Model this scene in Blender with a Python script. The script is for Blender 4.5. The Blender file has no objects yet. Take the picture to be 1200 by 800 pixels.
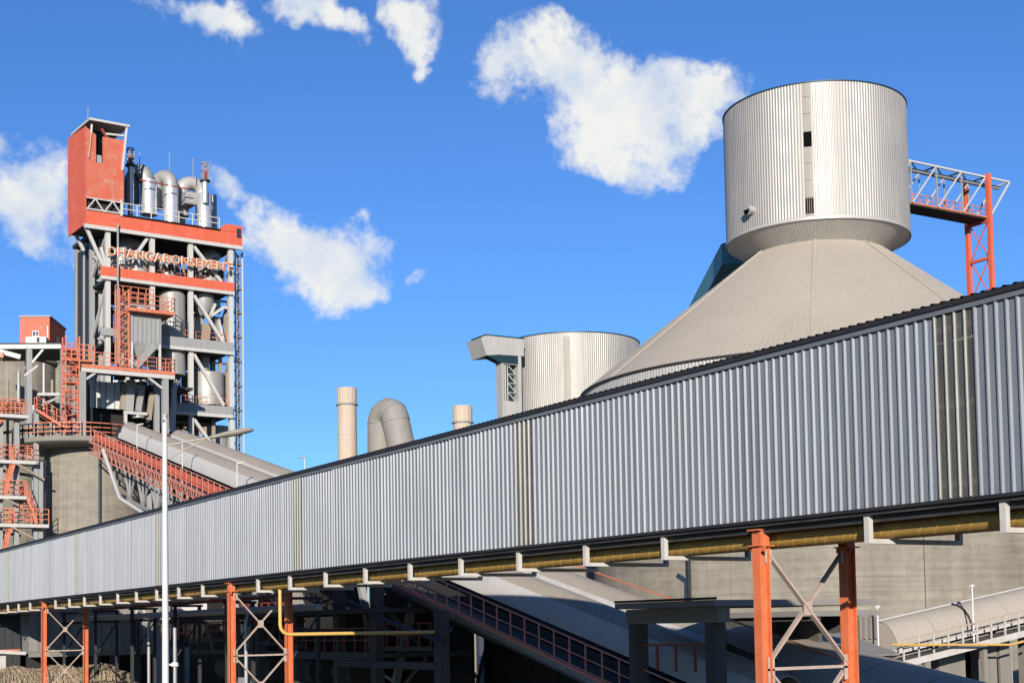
import bpy, math, random
from mathutils import Vector, Matrix
random.seed(7)
V = Vector
sc = bpy.context.scene
COL = sc.collection

# ------------------------------------------------------------------ camera
# world: +Y runs along the conveyor gallery (away), +X across it, metres; eye 5 m above the yard
YAW, PIT, ROL = math.radians(31.06), math.radians(3.404), math.radians(1.0095)
FOC, PPX, PPY = 1674.1, 600.0, 633.4          # pixels of a 1200 x 800 frame (shift lens)
EYE = V((0, 0, 5.0))
FW = V((math.sin(YAW)*math.cos(PIT), math.cos(YAW)*math.cos(PIT), math.sin(PIT)))
R0 = V((math.cos(YAW), -math.sin(YAW), 0)); U0 = R0.cross(FW)
RT = R0*math.cos(ROL) - U0*math.sin(ROL)
UP = U0*math.cos(ROL) + R0*math.sin(ROL)
cd = bpy.data.cameras.new('camera'); cam = bpy.data.objects.new('camera', cd); COL.objects.link(cam)
m = Matrix((RT, UP, -FW)).transposed().to_4x4(); m.translation = EYE
cam.matrix_world = m
cd.sensor_width = 36; cd.sensor_fit = 'HORIZONTAL'; cd.lens = FOC/1200*36
cd.shift_y = (PPY-400)/1200; cd.clip_start = .3; cd.clip_end = 6000
sc.camera = cam

# ------------------------------------------------------------------ light
SUN_EL = math.radians(17); SUN_AZ = math.radians(214)   # azimuth clockwise from +Y
tosun = V((math.sin(SUN_AZ)*math.cos(SUN_EL), math.cos(SUN_AZ)*math.cos(SUN_EL), math.sin(SUN_EL)))
sl = bpy.data.lights.new('sun', 'SUN'); sl.energy = 5.0; sl.angle = math.radians(.5); sl.color = (1, .93, .83)
so = bpy.data.objects.new('sun', sl); COL.objects.link(so); so.location = (0, 0, 120)
so.rotation_euler = tosun.to_track_quat('Z', 'Y').to_euler()
sc.view_settings.view_transform = 'Standard'; sc.view_settings.look = 'None'
sc.view_settings.exposure = 0.70; sc.view_settings.gamma = 1; sc.view_settings.use_curve_mapping = False
sc.cycles.use_denoising = True
sc.cycles.max_bounces = 5; sc.cycles.transparent_max_bounces = 8

def ray(u, v):
    return FW + RT*((u-PPX)/FOC) + UP*((PPY-v)/FOC)
def atX(u, v, X):
    d = ray(u, v); return EYE + d*(X/d.x)
def atY(u, v, Y):
    d = ray(u, v); return EYE + d*(Y/d.y)
def atD(u, v, D):
    d = ray(u, v); return EYE + d*(D/(d.x*math.sin(YAW)+d.y*math.cos(YAW)))

# world with clear sky and a few fair-weather clouds
w = bpy.data.worlds.new('World'); sc.world = w; w.use_nodes = True
N = w.node_tree.nodes; LK = w.node_tree.links
for n in list(N): N.remove(n)
def wn(t, **k):
    n = N.new(t)
    for a, b in k.items(): setattr(n, a, b)
    return n
def wmath(op, a, b=None, c=None, clamp=False):
    n = wn('ShaderNodeMath', operation=op); n.use_clamp = clamp
    for i, x in enumerate((a, b, c)):
        if x is None: continue
        if isinstance(x, (int, float)): n.inputs[i].default_value = x
        else: LK.new(x, n.inputs[i])
    return n.outputs[0]
sky = wn('ShaderNodeTexSky', sky_type='NISHITA'); sky.sun_disc = False
sky.sun_elevation = SUN_EL; sky.sun_rotation = SUN_AZ
sky.altitude = 400; sky.air_density = 1.0; sky.dust_density = 0.3; sky.ozone_density = 2.2
hsv = wn('ShaderNodeHueSaturation'); hsv.inputs['Saturation'].default_value = 1.0
tint = wn('ShaderNodeVectorMath', operation='MULTIPLY'); tint.inputs[1].default_value = (.56, .97, 1.60)
LK.new(sky.outputs[0], tint.inputs[0]); LK.new(tint.outputs[0], hsv.inputs['Color'])
tcn = wn('ShaderNodeTexCoord')
sep = wn('ShaderNodeSeparateXYZ'); LK.new(tcn.outputs['Generated'], sep.inputs[0])
az = wmath('ARCTAN2', sep.outputs[0], sep.outputs[1]); el = wmath('ARCSINE', sep.outputs[2])
comb = wn('ShaderNodeCombineXYZ'); LK.new(az, comb.inputs[0]); LK.new(el, comb.inputs[1])
def wnoise(scale, detail, rough, off=0):
    mp = wn('ShaderNodeMapping'); mp.inputs['Location'].default_value = (off, off*.7, off*.3)
    LK.new(comb.outputs[0], mp.inputs[0])
    n = wn('ShaderNodeTexNoise'); n.inputs['Scale'].default_value = scale
    n.inputs['Detail'].default_value = detail; n.inputs['Roughness'].default_value = rough
    LK.new(mp.outputs[0], n.inputs['Vector']); return n
warp = wnoise(14, 4, .6, 3.1)
sw = wn('ShaderNodeSeparateColor'); LK.new(warp.outputs['Color'], sw.inputs[0])
azw = wmath('ADD', az, wmath('MULTIPLY', wmath('SUBTRACT', sw.outputs[0], .5), .075))
elw = wmath('ADD', el, wmath('MULTIPLY', wmath('SUBTRACT', sw.outputs[1], .5), .06))
def azel(u, v):
    d = ray(u, v).normalized(); return math.atan2(d.x, d.y), math.asin(d.z)
# clouds as ellipses of sky: pixel centre, half sizes, slope, weight
CL = [(815,98,52,26,.1,.9),(742,138,86,52,.12,1.0),(600,80,40,30,.3,.7),(668,92,95,46,.22,1.0),(770,108,85,42,.25,1.0),(720,165,82,40,.3,1.0),(640,70,60,38,.3,.9),(762,196,42,26,.2,.8),
      (250,12,66,20,.05,.95),(385,18,56,24,.45,.95),(482,18,34,42,-.15,1.0),(494,66,12,26,.1,.75),
      (385,312,66,58,.0,1.05),(338,284,54,44,.1,1.0),(420,345,34,30,0,.9),(300,258,32,22,.4,.7),(262,222,20,16,.4,.45),
      (26,212,62,52,.25,.82),(44,262,50,34,.4,.62),(494,345,20,8,-.3,.5),(970,330,1,1,0,0)]
cl_dir = []
for u, v, a, b, s, wt in CL[:-1]:
    A, E_ = azel(u, v); cl_dir.append((A, E_, 1.02*a/FOC, 1.0*b/FOC, -s, wt))
rc = random.Random(5)
for i in range(6):                       # the rest of the sky carries on with the same kind of cloud
    A = YAW + math.radians(45 + i*48 + rc.uniform(-6, 6)); A = (A+math.pi) % (2*math.pi) - math.pi
    cl_dir.append((A, math.radians(rc.uniform(10, 42)), rc.uniform(.04, .09), rc.uniform(.02, .04), rc.uniform(-.3, .3), rc.uniform(.7, 1)))
field = None
for A, E_, a, b, s, wt in cl_dir:
    dx = wmath('SUBTRACT', azw, A); dy = wmath('SUBTRACT', elw, E_)
    dx2 = wmath('MULTIPLY', dx, 1/a); dy2 = wmath('MULTIPLY', wmath('SUBTRACT', dy, wmath('MULTIPLY', dx, s)), 1/b)
    r2 = wmath('MULTIPLY_ADD', dx2, dx2, wmath('MULTIPLY', dy2, dy2))
    f_ = wmath('MULTIPLY', wmath('SUBTRACT', 1.3, r2), wt)
    field = f_ if field is None else wmath('SMOOTH_MAX', field, f_, .25)
fine = wnoise(38, 9, .62, 1.3)
fine2 = wnoise(130, 6, .6, 4.4)
field = wmath('ADD', field, wmath('MULTIPLY', wmath('SUBTRACT', fine2.outputs['Fac'], .5), .9))
dens = wmath('ADD', field, wmath('MULTIPLY', wmath('SUBTRACT', fine.outputs['Fac'], .5), 2.5))
mr = wn('ShaderNodeMapRange', interpolation_type='SMOOTHSTEP')
mr.inputs['From Min'].default_value = .0; mr.inputs['From Max'].default_value = 1.15; LK.new(dens, mr.inputs['Value'])
shade = wnoise(16, 5, .55, 7.7)
cr = wn('ShaderNodeValToRGB'); LK.new(shade.outputs['Fac'], cr.inputs[0])
cr.color_ramp.elements[0].position = .34; cr.color_ramp.elements[0].color = (6.0, 7.0, 8.6, 1)
cr.color_ramp.elements[1].position = .56; cr.color_ramp.elements[1].color = (9.4, 9.4, 9.0, 1)
mixc = wn('ShaderNodeMix', data_type='RGBA')
LK.new(wmath('MULTIPLY', mr.outputs[0], .96), mixc.inputs['Factor'])
LK.new(hsv.outputs[0], mixc.inputs[6]); LK.new(cr.outputs[0], mixc.inputs[7])
bg = wn('ShaderNodeBackground'); bg.inputs['Strength'].default_value = .06
LK.new(mixc.outputs[2], bg.inputs['Color'])
wo = wn('ShaderNodeOutputWorld'); LK.new(bg.outputs[0], wo.inputs[0])

# ------------------------------------------------------------------ materials
MATS = {}
ALB = .44                                  # all paints and dusts a little darker than their sample cards
def mat(name, col, rough=.6, metal=0., var=.25, scale=1.5, streak=0., dust=None, dust_amt=0., bump=0., spec=.4, rnd=.0, wear=None, wear_amt=.0):
    if name in MATS: return MATS[name]
    col = tuple(c*ALB for c in col); dust = tuple(c*ALB for c in dust) if dust else None
    mt = bpy.data.materials.new(name); mt.use_nodes = True; nt = mt.node_tree
    b = nt.nodes['Principled BSDF']; n = nt.nodes.new; l = nt.links.new
    b.inputs['Roughness'].default_value = rough; b.inputs['Metallic'].default_value = metal
    b.inputs['Specular IOR Level'].default_value = spec
    tc = n('ShaderNodeTexCoord'); geo = n('ShaderNodeNewGeometry')
    n1 = n('ShaderNodeTexNoise'); n1.inputs['Scale'].default_value = scale; n1.inputs['Detail'].default_value = 6; n1.inputs['Roughness'].default_value = .62
    l(geo.outputs['Position'], n1.inputs['Vector'])
    mp = n('ShaderNodeMapping'); mp.inputs['Scale'].default_value = (2.2, 2.2, .12); l(geo.outputs['Position'], mp.inputs[0])
    n2 = n('ShaderNodeTexNoise'); n2.inputs['Scale'].default_value = 1.6; n2.inputs['Detail'].default_value = 5; l(mp.outputs[0], n2.inputs['Vector'])
    def mth(op, a, c):
        q = n('ShaderNodeMath'); q.operation = op
        for i, x in enumerate((a, c)):
            if isinstance(x, (int, float)): q.inputs[i].default_value = x
            else: l(x, q.inputs[i])
        return q.outputs[0]
    f = mth('ADD', 1.0, mth('ADD', mth('MULTIPLY', mth('SUBTRACT', n1.outputs['Fac'], .5), var*2.4),
                            mth('MULTIPLY', mth('SUBTRACT', n2.outputs['Fac'], .5), streak*2.4)))
    if rnd:
        oi = n('ShaderNodeObjectInfo')
        f = mth('MULTIPLY', f, mth('ADD', 1.0, mth('MULTIPLY', mth('SUBTRACT', oi.outputs['Random'], .5), rnd)))
    vm = n('ShaderNodeVectorMath'); vm.operation = 'SCALE'; vm.inputs[0].default_value = col; l(f, vm.inputs['Scale'])
    out = vm.outputs[0]
    if dust:
        sp = n('ShaderNodeSeparateXYZ'); l(geo.outputs['Normal'], sp.inputs[0])
        up = mth('ADD', mth('MULTIPLY', sp.outputs[2], .55), mth('MULTIPLY', mth('SUBTRACT', n1.outputs['Fac'], .42), 1.6))
        fac = n('ShaderNodeMath'); fac.operation = 'MULTIPLY'; fac.use_clamp = True; l(up, fac.inputs[0]); fac.inputs[1].default_value = dust_amt*2
        mx = n('ShaderNodeMix'); mx.data_type = 'RGBA'; l(fac.outputs[0], mx.inputs['Factor']); l(out, mx.inputs[6]); mx.inputs[7].default_value = (*dust, 1)
        out = mx.outputs[2]
        if metal:
            l(mth('MULTIPLY', mth('SUBTRACT', 1.0, fac.outputs[0]), metal), b.inputs['Metallic'])
    if wear:
        n5 = n('ShaderNodeTexNoise'); n5.inputs['Scale'].default_value = scale*2.6; n5.inputs['Detail'].default_value = 9; n5.inputs['Roughness'].default_value = .7
        l(geo.outputs['Position'], n5.inputs['Vector'])
        w1 = n('ShaderNodeMapRange'); w1.inputs['From Min'].default_value = .66-wear_amt; w1.inputs['From Max'].default_value = .72-wear_amt*.6; l(n5.outputs['Fac'], w1.inputs['Value'])
        w2 = n('ShaderNodeMix'); w2.data_type = 'RGBA'; l(w1.outputs[0], w2.inputs['Factor']); l(out, w2.inputs[6]); w2.inputs[7].default_value = (*[c*ALB for c in wear], 1); out = w2.outputs[2]
    l(out, b.inputs['Base Color'])
    l(mth('ADD', rough-.12, mth('MULTIPLY', n1.outputs['Fac'], .24)), b.inputs['Roughness'])
    if bump:
        bp = n('ShaderNodeBump'); bp.inputs['Strength'].default_value = bump; bp.inputs['Distance'].default_value = .03
        n3 = n('ShaderNodeTexNoise'); n3.inputs['Scale'].default_value = scale*9; n3.inputs['Detail'].default_value = 4
        l(geo.outputs['Position'], n3.inputs['Vector']); l(n3.outputs['Fac'], bp.inputs['Height']); l(bp.outputs[0], b.inputs['Normal'])
    MATS[name] = mt; return mt
DUST = (.44, .39, .33)
mat('gallery_cladding', (.355, .38, .42), .5, .16, .10, .5, .26, rnd=.16)
mat('gallery_trim', (.24, .265, .29), .55, .1, .15, 1, .1)
mat('gallery_roof', (.055, .06, .065), .6, .2, .2)
mat('trim_dark', (.035, .03, .03), .6, 0, .2)
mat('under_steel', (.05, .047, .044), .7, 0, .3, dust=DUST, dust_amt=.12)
mat('hanger_paint', (.85, .80, .73), .55, 0, .18, 3, .1)
mat('orange_paint', (1.05, .24, .075), .55, 0, .26, 2.5, .26, dust=(.62, .36, .26), dust_amt=.3, rnd=.06, wear=(.30, .15, .09), wear_amt=.06)
mat('brace_paint', (.72, .55, .46), .6, 0, .25, 4, .1)
mat('pipe_yellow', (.72, .43, .10), .45, 0, .3, 6, 0, dust=(.9, .68, .30), dust_amt=.15, bump=.6)
mat('pipe_yellow_clean', (1.05, .66, .18), .45, 0, .15, 4)
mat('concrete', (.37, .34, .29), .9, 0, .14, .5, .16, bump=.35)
mat('concrete_shade', (.13, .12, .105), .9, 0, .25, .8, .2, bump=.3)  # concrete darkened to paint in the shade beneath the gallery
mat('concrete_tan', (.82, .67, .52), .9, 0, .1, 1.2, .1, bump=.2)
mat('galvanised', (.64, .605, .555), .5, .28, .12, .35, .2)
mat('galvanised_dusty', (.82, .79, .74), .5, .2, .12, .4, .18, dust=DUST, dust_amt=.5)
mat('dust_roof', (.64, .56, .46), .85, 0, .10, .16, .12)
mat('duct_dusty', (.46, .43, .39), .75, .1, .14, .5, .16)
mat('teal_shade', (.16, .50, .58), .6, 0, .1, .5, .1)  # teal of the gallery's shaded side painted into the colour
mat('rib_highlight', (.52, .51, .46), .5, 0, .3, 2, .3)  # pale tone painting sunlight caught on the skylight ribs
mat('strip_panel', (.40, .37, .31), .5, 0, .15, 1.2, .2)
mat('rim_teal', (.02, .07, .085), .5, .2, .15)
mat('red_clad', (.90, .19, .10), .6, 0, .10, .5, .14, dust=(.80, .38, .26), dust_amt=.6, wear=(.75, .45, .34), wear_amt=.08)
mat('red_clad_fresh', (1.02, .18, .085), .65, 0, .14, .5, .2, dust=(.80, .33, .22), dust_amt=.2, wear=(.8, .42, .32), wear_amt=.07)
mat('white_steel', (.88, .85, .80), .55, 0, .15, 2, .12, dust=(.5, .45, .4), dust_amt=.25)
mat('grey_steel', (.50, .51, .51), .6, 0, .15, 1.2, .18, dust=DUST, dust_amt=.35)
mat('dark_steel', (.045, .048, .05), .7, 0, .3, 1.0)
mat('tower_shade', (.20, .195, .185), .8, 0, .35, .6, .3)
mat('shade_steel', (.03, .028, .026), .8, 0, .3, 1.0)  # near-black that paints deep shade behind frames and openings
mat('silver', (1.15, 1.15, 1.14), .36, .6, .05, .6, .12)
mat('vessel_grey', (.62, .62, .60), .5, .25, .12, .8, .2, dust=DUST, dust_amt=.3)
mat('tan_pipe', (.5, .40, .30), .7, 0, .15, 1)
mat('black', (.008, .008, .009), .9, 0, .1, spec=.03)
mat('letter_orange', (1.15, .34, .10), .5, 0, .1)
mat('letter_white', (1.2, 1.17, 1.1), .5, 0, .05)
mat('letter_dark', (.03, .03, .03), .6, 0, .1)
mat('rail_orange', (.95, .27, .13), .55, 0, .2, 3, dust=(.9, .6, .5), dust_amt=.35)
mat('rail_pink', (.98, .38, .28), .6, 0, .25, 3)
mat('rail_red', (.42, .07, .04), .6, 0, .25, 3)
mat('lamp_paint', (1.1, 1.1, 1.08), .4, .1, .06, 2, .08)
mat('lamp_head', (.65, .58, .48), .5, .2, .15, 2)
mat('vault_cover', (.55, .475, .39), .7, 0, .08, .4, .08)
mat('vault_side', (.80, .765, .72), .6, 0, .08, .6, .15)
mat('shed_clad', (.42, .40, .36), .6, .1, .12, .5, .25)
mat('window_glass', (.05, .06, .07), .15, 0, .1, spec=.8)
mat('ground', (.15, .138, .12), .95, 0, .3, .15, 0, bump=.5)
mat('straw', (.62, .48, .32), .9, 0, .55, 3)
mat('white_panel', (1.05, 1.04, 1.0), .5, 0, .06, 2)
mat('roof_sheet', (.40, .375, .34), .7, .1, .14, .8, 0, dust=DUST, dust_amt=.4)

def translucent_mat():
    mt = bpy.data.materials.new('skylight_sheet'); mt.use_nodes = True; nt = mt.node_tree; nt.nodes.clear()
    n = nt.nodes.new; l = nt.links.new
    geo = n('ShaderNodeNewGeometry'); ns = n('ShaderNodeTexNoise'); ns.inputs['Scale'].default_value = 1.2; ns.inputs['Detail'].default_value = 5
    mp = n('ShaderNodeMapping'); mp.inputs['Scale'].default_value = (1, 1, .3); l(geo.outputs['Position'], mp.inputs[0]); l(mp.outputs[0], ns.inputs['Vector'])
    cr = n('ShaderNodeValToRGB'); l(ns.outputs['Fac'], cr.inputs[0])
    cr.color_ramp.elements[0].color = (.075, .072, .064, 1); cr.color_ramp.elements[0].position = .3
    cr.color_ramp.elements[1].color = (.13, .125, .11, 1); cr.color_ramp.elements[1].position = .7
    d = n('ShaderNodeBsdfPrincipled'); d.inputs['Roughness'].default_value = .3; l(cr.outputs[0], d.inputs['Base Color'])
    t = n('ShaderNodeBsdfTransparent'); t.inputs['Color'].default_value = (.62, .62, .52, 1)
    mx = n('ShaderNodeMixShader'); mx.inputs[0].default_value = .38; l(d.outputs[0], mx.inputs[1]); l(t.outputs[0], mx.inputs[2])
    o = n('ShaderNodeOutputMaterial'); l(mx.outputs[0], o.inputs[0]); MATS['skylight_sheet'] = mt
translucent_mat()

def cast_concrete_mat(name, col, lift=1.2, amt=.22):
    """cast concrete: lift bands and board marks on a cylinder about the object origin"""
    mt = bpy.data.materials.new(name); mt.use_nodes = True; nt = mt.node_tree
    b = nt.nodes['Principled BSDF']; n = nt.nodes.new; l = nt.links.new
    col = tuple(c*ALB for c in col)
    b.inputs['Roughness'].default_value = .92; b.inputs['Specular IOR Level'].default_value = .25
    tc = n('ShaderNodeTexCoord'); sp = n('ShaderNodeSeparateXYZ'); l(tc.outputs['Object'], sp.inputs[0])
    def mth(op, a, c=None):
        q = n('ShaderNodeMath'); q.operation = op
        for i, x in enumerate((a, c)):
            if x is None: continue
            if isinstance(x, (int, float)): q.inputs[i].default_value = x
            else: l(x, q.inputs[i])
        return q.outputs[0]
    ang = mth('MULTIPLY', mth('ARCTAN2', sp.outputs[1], sp.outputs[0]), 20)
    cb = n('ShaderNodeCombineXYZ'); l(ang, cb.inputs[0]); l(sp.outputs[2], cb.inputs[1])
    br = n('ShaderNodeTexBrick'); br.inputs['Scale'].default_value = 1; br.inputs['Brick Width'].default_value = 41.0; br.inputs['Row Height'].default_value = lift
    br.inputs['Mortar Size'].default_value = .018; br.inputs['Color1'].default_value = (.93, .93, .93, 1); br.inputs['Color2'].default_value = (1.05, 1.05, 1.05, 1)
    br.inputs['Mortar'].default_value = (.84, .84, .84, 1); br.offset = .5; l(cb.outputs[0], br.inputs['Vector'])
    def ns(sx, sy, sc_, det=5):
        mp = n('ShaderNodeMapping'); mp.inputs['Scale'].default_value = (sx, sy, 1); l(cb.outputs[0], mp.inputs[0])
        q = n('ShaderNodeTexNoise'); q.inputs['Scale'].default_value = sc_; q.inputs['Detail'].default_value = det; q.inputs['Roughness'].default_value = .6
        l(mp.outputs[0], q.inputs['Vector']); return mth('SUBTRACT', q.outputs['Fac'], .5)
    f = mth('ADD', 1, mth('MULTIPLY', ns(.12, 2.6, 1.0), amt*2.2))
    f = mth('ADD', f, mth('MULTIPLY', ns(.6, .05, 1.0), amt*2.6))
    f = mth('ADD', f, mth('MULTIPLY', ns(1, 1, 1.4, 8), amt*1.6))
    v1 = n('ShaderNodeVectorMath'); v1.operation = 'SCALE'; v1.inputs[0].default_value = col; l(f, v1.inputs['Scale'])
    v2 = n('ShaderNodeVectorMath'); v2.operation = 'MULTIPLY'; l(v1.outputs[0], v2.inputs[0]); l(br.outputs['Color'], v2.inputs[1])
    l(v2.outputs[0], b.inputs['Base Color'])
    MATS[name] = mt
cast_concrete_mat('cast_concrete', (.41, .365, .295), 1.2, .36)
cast_concrete_mat('cast_concrete_silo', (.42, .375, .31), 1.0, .32)

# ------------------------------------------------------------------ mesh builder
class MB:
    def __init__(s, L=None): s.v = []; s.f = []; s.L = L
    def add(s, vs, fs):
        o = len(s.v); s.v += [V(p) for p in vs]; s.f += [tuple(i+o for i in f) for f in fs]; return s
    def box(s, x0, x1, y0, y1, z0, z1):
        L = s.L or (lambda a, b, c: V((a, b, c)))
        vs = [L(x, y, z) for z in (z0, z1) for x, y in ((x0, y0), (x1, y0), (x1, y1), (x0, y1))]
        return s.add(vs, [(3,2,1,0), (4,5,6,7), (0,1,5,4), (1,2,6,5), (2,3,7,6), (3,0,4,7)])
    def hexa(s, vs): return s.add(vs, [(3,2,1,0), (4,5,6,7), (0,1,5,4), (1,2,6,5), (2,3,7,6), (3,0,4,7)])
    def frame(s, d, up=V((0, 0, 1))):
        d = d.normalized()
        if abs(d.dot(up)) > .99: up = V((0, 1, 0))
        a = d.cross(up).normalized(); b = a.cross(d).normalized(); return a, b
    def bar(s, p, q, w, h=None, up=V((0, 0, 1))):
        h = h or w; p, q = V(p), V(q); a, b = s.frame(q-p, up); a = a*w/2; b = b*h/2
        return s.hexa([p-a-b, p+a-b, p+a+b, p-a+b, q-a-b, q+a-b, q+a+b, q-a+b])
    def ibar(s, p, q, w, h, t=.02, up=V((0, 0, 1))):
        """I section: two flanges and a web"""
        p, q = V(p), V(q); a, b = s.frame(q-p, up)
        for k in (-1, 1): s.bar(p+b*k*(h-t)/2, q+b*k*(h-t)/2, w, t, up)
        return s.bar(p, q, t, h-2*t, up)
    def cyl(s, p, q, r0, r1=None, n=16, cap=True):
        r1 = r0 if r1 is None else r1; p, q = V(p), V(q); a, b = s.frame(q-p)
        vs = []
        for c, r in ((p, r0), (q, r1)):
            for i in range(n):
                t = 2*math.pi*i/n; vs.append(c+a*r*math.cos(t)+b*r*math.sin(t))
        fs = [(i, (i+1) % n, n+(i+1) % n, n+i) for i in range(n)]
        if cap: fs += [tuple(range(n-1, -1, -1)), tuple(range(n, 2*n))]
        return s.add(vs, fs)
    def tube(s, pts, r, n=10, cap=True):
        pts = [V(p) for p in pts]; vs = []; k = len(pts); pa = None
        for j, p in enumerate(pts):
            d = (pts[min(j+1, k-1)]-pts[max(j-1, 0)]).normalized()
            if pa is None: a, b = s.frame(d)
            else:
                a = (pa-d*pa.dot(d)).normalized(); b = a.cross(d)*-1
                b = d.cross(a)
            pa = a; rr = r[j] if isinstance(r, (list, tuple)) else r
            if j == 0: b = d.cross(a)
            for i in range(n):
                t = 2*math.pi*i/n; vs.append(p+a*rr*math.cos(t)+b*rr*math.sin(t))
        fs = [(j*n+i, j*n+(i+1) % n, (j+1)*n+(i+1) % n, (j+1)*n+i) for j in range(k-1) for i in range(n)]
        if cap: fs += [tuple(range(n-1, -1, -1)), tuple(range((k-1)*n, k*n))]
        return s.add(vs, fs)
    def lathe(s, c, prof, n=48, a0=0, a1=2*math.pi, mod=None):
        """prof: (r, z) list; mod(i) adds to the radius of column i"""
        c = V(c); full = abs(a1-a0-2*math.pi) < 1e-6; m_ = n if full else n+1; vs = []
        for r, z in prof:
            for i in range(m_):
                t = a0+(a1-a0)*i/n; rr = r+(mod(i) if mod else 0); vs.append(c+V((rr*math.cos(t), rr*math.sin(t), z)))
        fs = []
        for j in range(len(prof)-1):
            for i in range(n):
                k = (i+1) % m_ if full else i+1
                fs.append((j*m_+i, j*m_+k, (j+1)*m_+k, (j+1)*m_+i))
        return s.add(vs, fs)
    def prism(s, pts, ext):
        pts = [V(p) for p in pts]; e = V(ext); n = len(pts)
        return s.add(pts+[p+e for p in pts], [tuple(range(n-1, -1, -1)), tuple(range(n, 2*n))]+[(i, (i+1) % n, n+(i+1) % n, n+i) for i in range(n)])
    def build(s, name, mt, parent=None, smooth=None, label=None):
        me = bpy.data.meshes.new(name); root = wloc(parent)
        me.from_pydata([p-root for p in s.v], [], s.f); me.materials.append(MATS[mt]); me.validate(); me.update()
        if smooth is not None:
            for p in me.polygons: p.use_smooth = True
            me.set_sharp_from_angle(angle=math.radians(smooth))
        o = bpy.data.objects.new(name, me); COL.objects.link(o); o.parent = parent
        if label: o['label'] = label
        return o
def wloc(o):
    r = V((0, 0, 0))
    while o is not None: r = r+V(o.location); o = o.parent
    return r
def thing(name, label, cat, loc=(0, 0, 0), group=None):
    o = bpy.data.objects.new(name, None); COL.objects.link(o); o.location = loc; o.empty_display_size = .5
    tag(o, label, cat, group); return o
def tag(o, label, cat, group=None, kind=None):
    o['label'] = label; o['category'] = cat
    if group: o['group'] = group
    if kind: o['kind'] = kind
    return o
def struct(o, kind='structure'): o['kind'] = kind; return o
def share(src, name, parent, loc):
    o = bpy.data.objects.new(name, src.data); COL.objects.link(o); o.parent = parent; o.location = loc; return o
def railing(mb, pts, h=1.1, step=1.2, r=.03, mids=1, sq=True):
    """posts and rails along a polyline"""
    pts = [V(p) for p in pts]; up = V((0, 0, 1))
    for a, b in zip(pts[:-1], pts[1:]):
        n = max(1, round((b-a).length/step))
        for i in range(n+1):
            p = a.lerp(b, i/n); mb.bar(p, p+up*h, r*2)
        for k in range(mids+1):
            z = h*(1-k/(mids+1)); mb.bar(a+up*z, b+up*z, r*1.8)
    return mb

# ------------------------------------------------------------------ ground
g = MB(); g.add([(-2500, -2500, 0), (3500, -2500, 0), (3500, 3500, 0), (-2500, 3500, 0)], [(0, 1, 2, 3)])
struct(g.build('ground', 'ground'))

# ------------------------------------------------------------------ conveyor gallery
GX0, GX1, GZ0, GZ1 = 21.6, 24.5, 7.31, 11.08
GY0, GY1 = -14, 150
gal = thing('conveyor_gallery', 'long enclosed conveyor gallery clad in ribbed grey metal sheets on orange trestles', 'conveyor gallery', (GX0, 60, 0))
def rib_sheet(depth, z0, z1, n=4, pitch=.25):
    """one ribbed sheet, outer side towards -X, running along +Y"""
    prof = []
    for k in range(n):
        y = k*pitch
        prof += [(0, y), (0, y+.172), (-depth, y+.199), (-depth, y+.232)]
    prof.append((0, n*pitch+.012))
    mb = MB(); k = len(prof)
    mb.add([(x, y, z) for z in (z0, z1) for x, y in prof], [(i+1, i, k+i, k+i+1) for i in range(k-1)])
    return mb
OFF = .57
sky_y = [round(y-.5-OFF) for y in (19.07, 34.93, 51.65, 69.86, 86.49, 105.16, 123.2, 2.6)]
sheet0 = rib_sheet(.047, GZ0, GZ1); master = None
skym = None; rib_src = None
rs = random.Random(3)
for i in range(GY1-GY0):
    y = GY0+i
    is_sky = any(abs(y-s) < .1 for s in sky_y)
    nm = 'skylight_sheet' if is_sky else 'cladding_sheet'
    src = skym if is_sky else master
    if src is None:
        src = sheet0.build(nm, 'skylight_sheet' if is_sky else 'gallery_cladding'); src.parent = gal
        if is_sky: skym = src; src['label'] = 'translucent yellowish sheet'
        else: master = src
        o = src
    else: o = share(src, nm, gal, (0, 0, 0))
    if is_sky:                                   # pale strips paint the sun's highlight on the sheet's ribs
        for k_ in range(4):
            if rib_src is None:
                q = MB(); q.add([(-.022, .185, GZ0+.02), (-.049, .2005, GZ0+.02), (-.049, .222, GZ0+.02), (-.022, .185, GZ1-.14), (-.049, .2005, GZ1-.14), (-.049, .222, GZ1-.14)], [(1, 0, 3, 4), (2, 1, 4, 5)])
                r_o = q.build('rib_glint', 'rib_highlight'); rib_src = r_o; r_o.parent = o
            else: r_o = share(rib_src, 'rib_glint', o, (0, 0, 0))
            r_o.location = (-.002, k_*.25, 0)
    o.location = (0 - rs.random()*.006, y+OFF-60, 0)
    o.rotation_euler = (0, rs.uniform(-.0012, .0012), rs.uniform(-.005, .005))
q = MB()
for z in (7.6, 9.15, 10.65): q.box(GX0+.03, GX0+.13, GY0, GY1, z-.06, z+.06)
q.build('girt', 'white_steel', gal)
q = MB()
y = 25.15-3.51*11
while y < GY1:
    q.bar((GX0+.2, y, GZ0), (GX0+.2, y, GZ1), .14); q.bar((GX1-.2, y, GZ0), (GX1-.2, y, GZ1), .14)
    q.bar((GX0+.2, y, GZ0+.1), (GX0+.2, y+3.5, GZ1-.1), .09); y += 3.51
q.build('frame_post', 'grey_steel', gal)
q = MB(); q.box(GX1, GX1+.04, GY0, GY1, GZ0, GZ1); q.build('far_wall', 'gallery_cladding', gal)
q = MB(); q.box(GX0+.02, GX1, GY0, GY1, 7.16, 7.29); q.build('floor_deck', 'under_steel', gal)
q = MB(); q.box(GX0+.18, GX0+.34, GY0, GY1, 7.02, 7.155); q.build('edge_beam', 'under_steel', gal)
q = MB(); q.ibar((GX1-.2, GY0, 6.99), (GX1-.2, GY1, 6.99), .2, .33); q.build('edge_beam', 'under_steel', gal)
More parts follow.
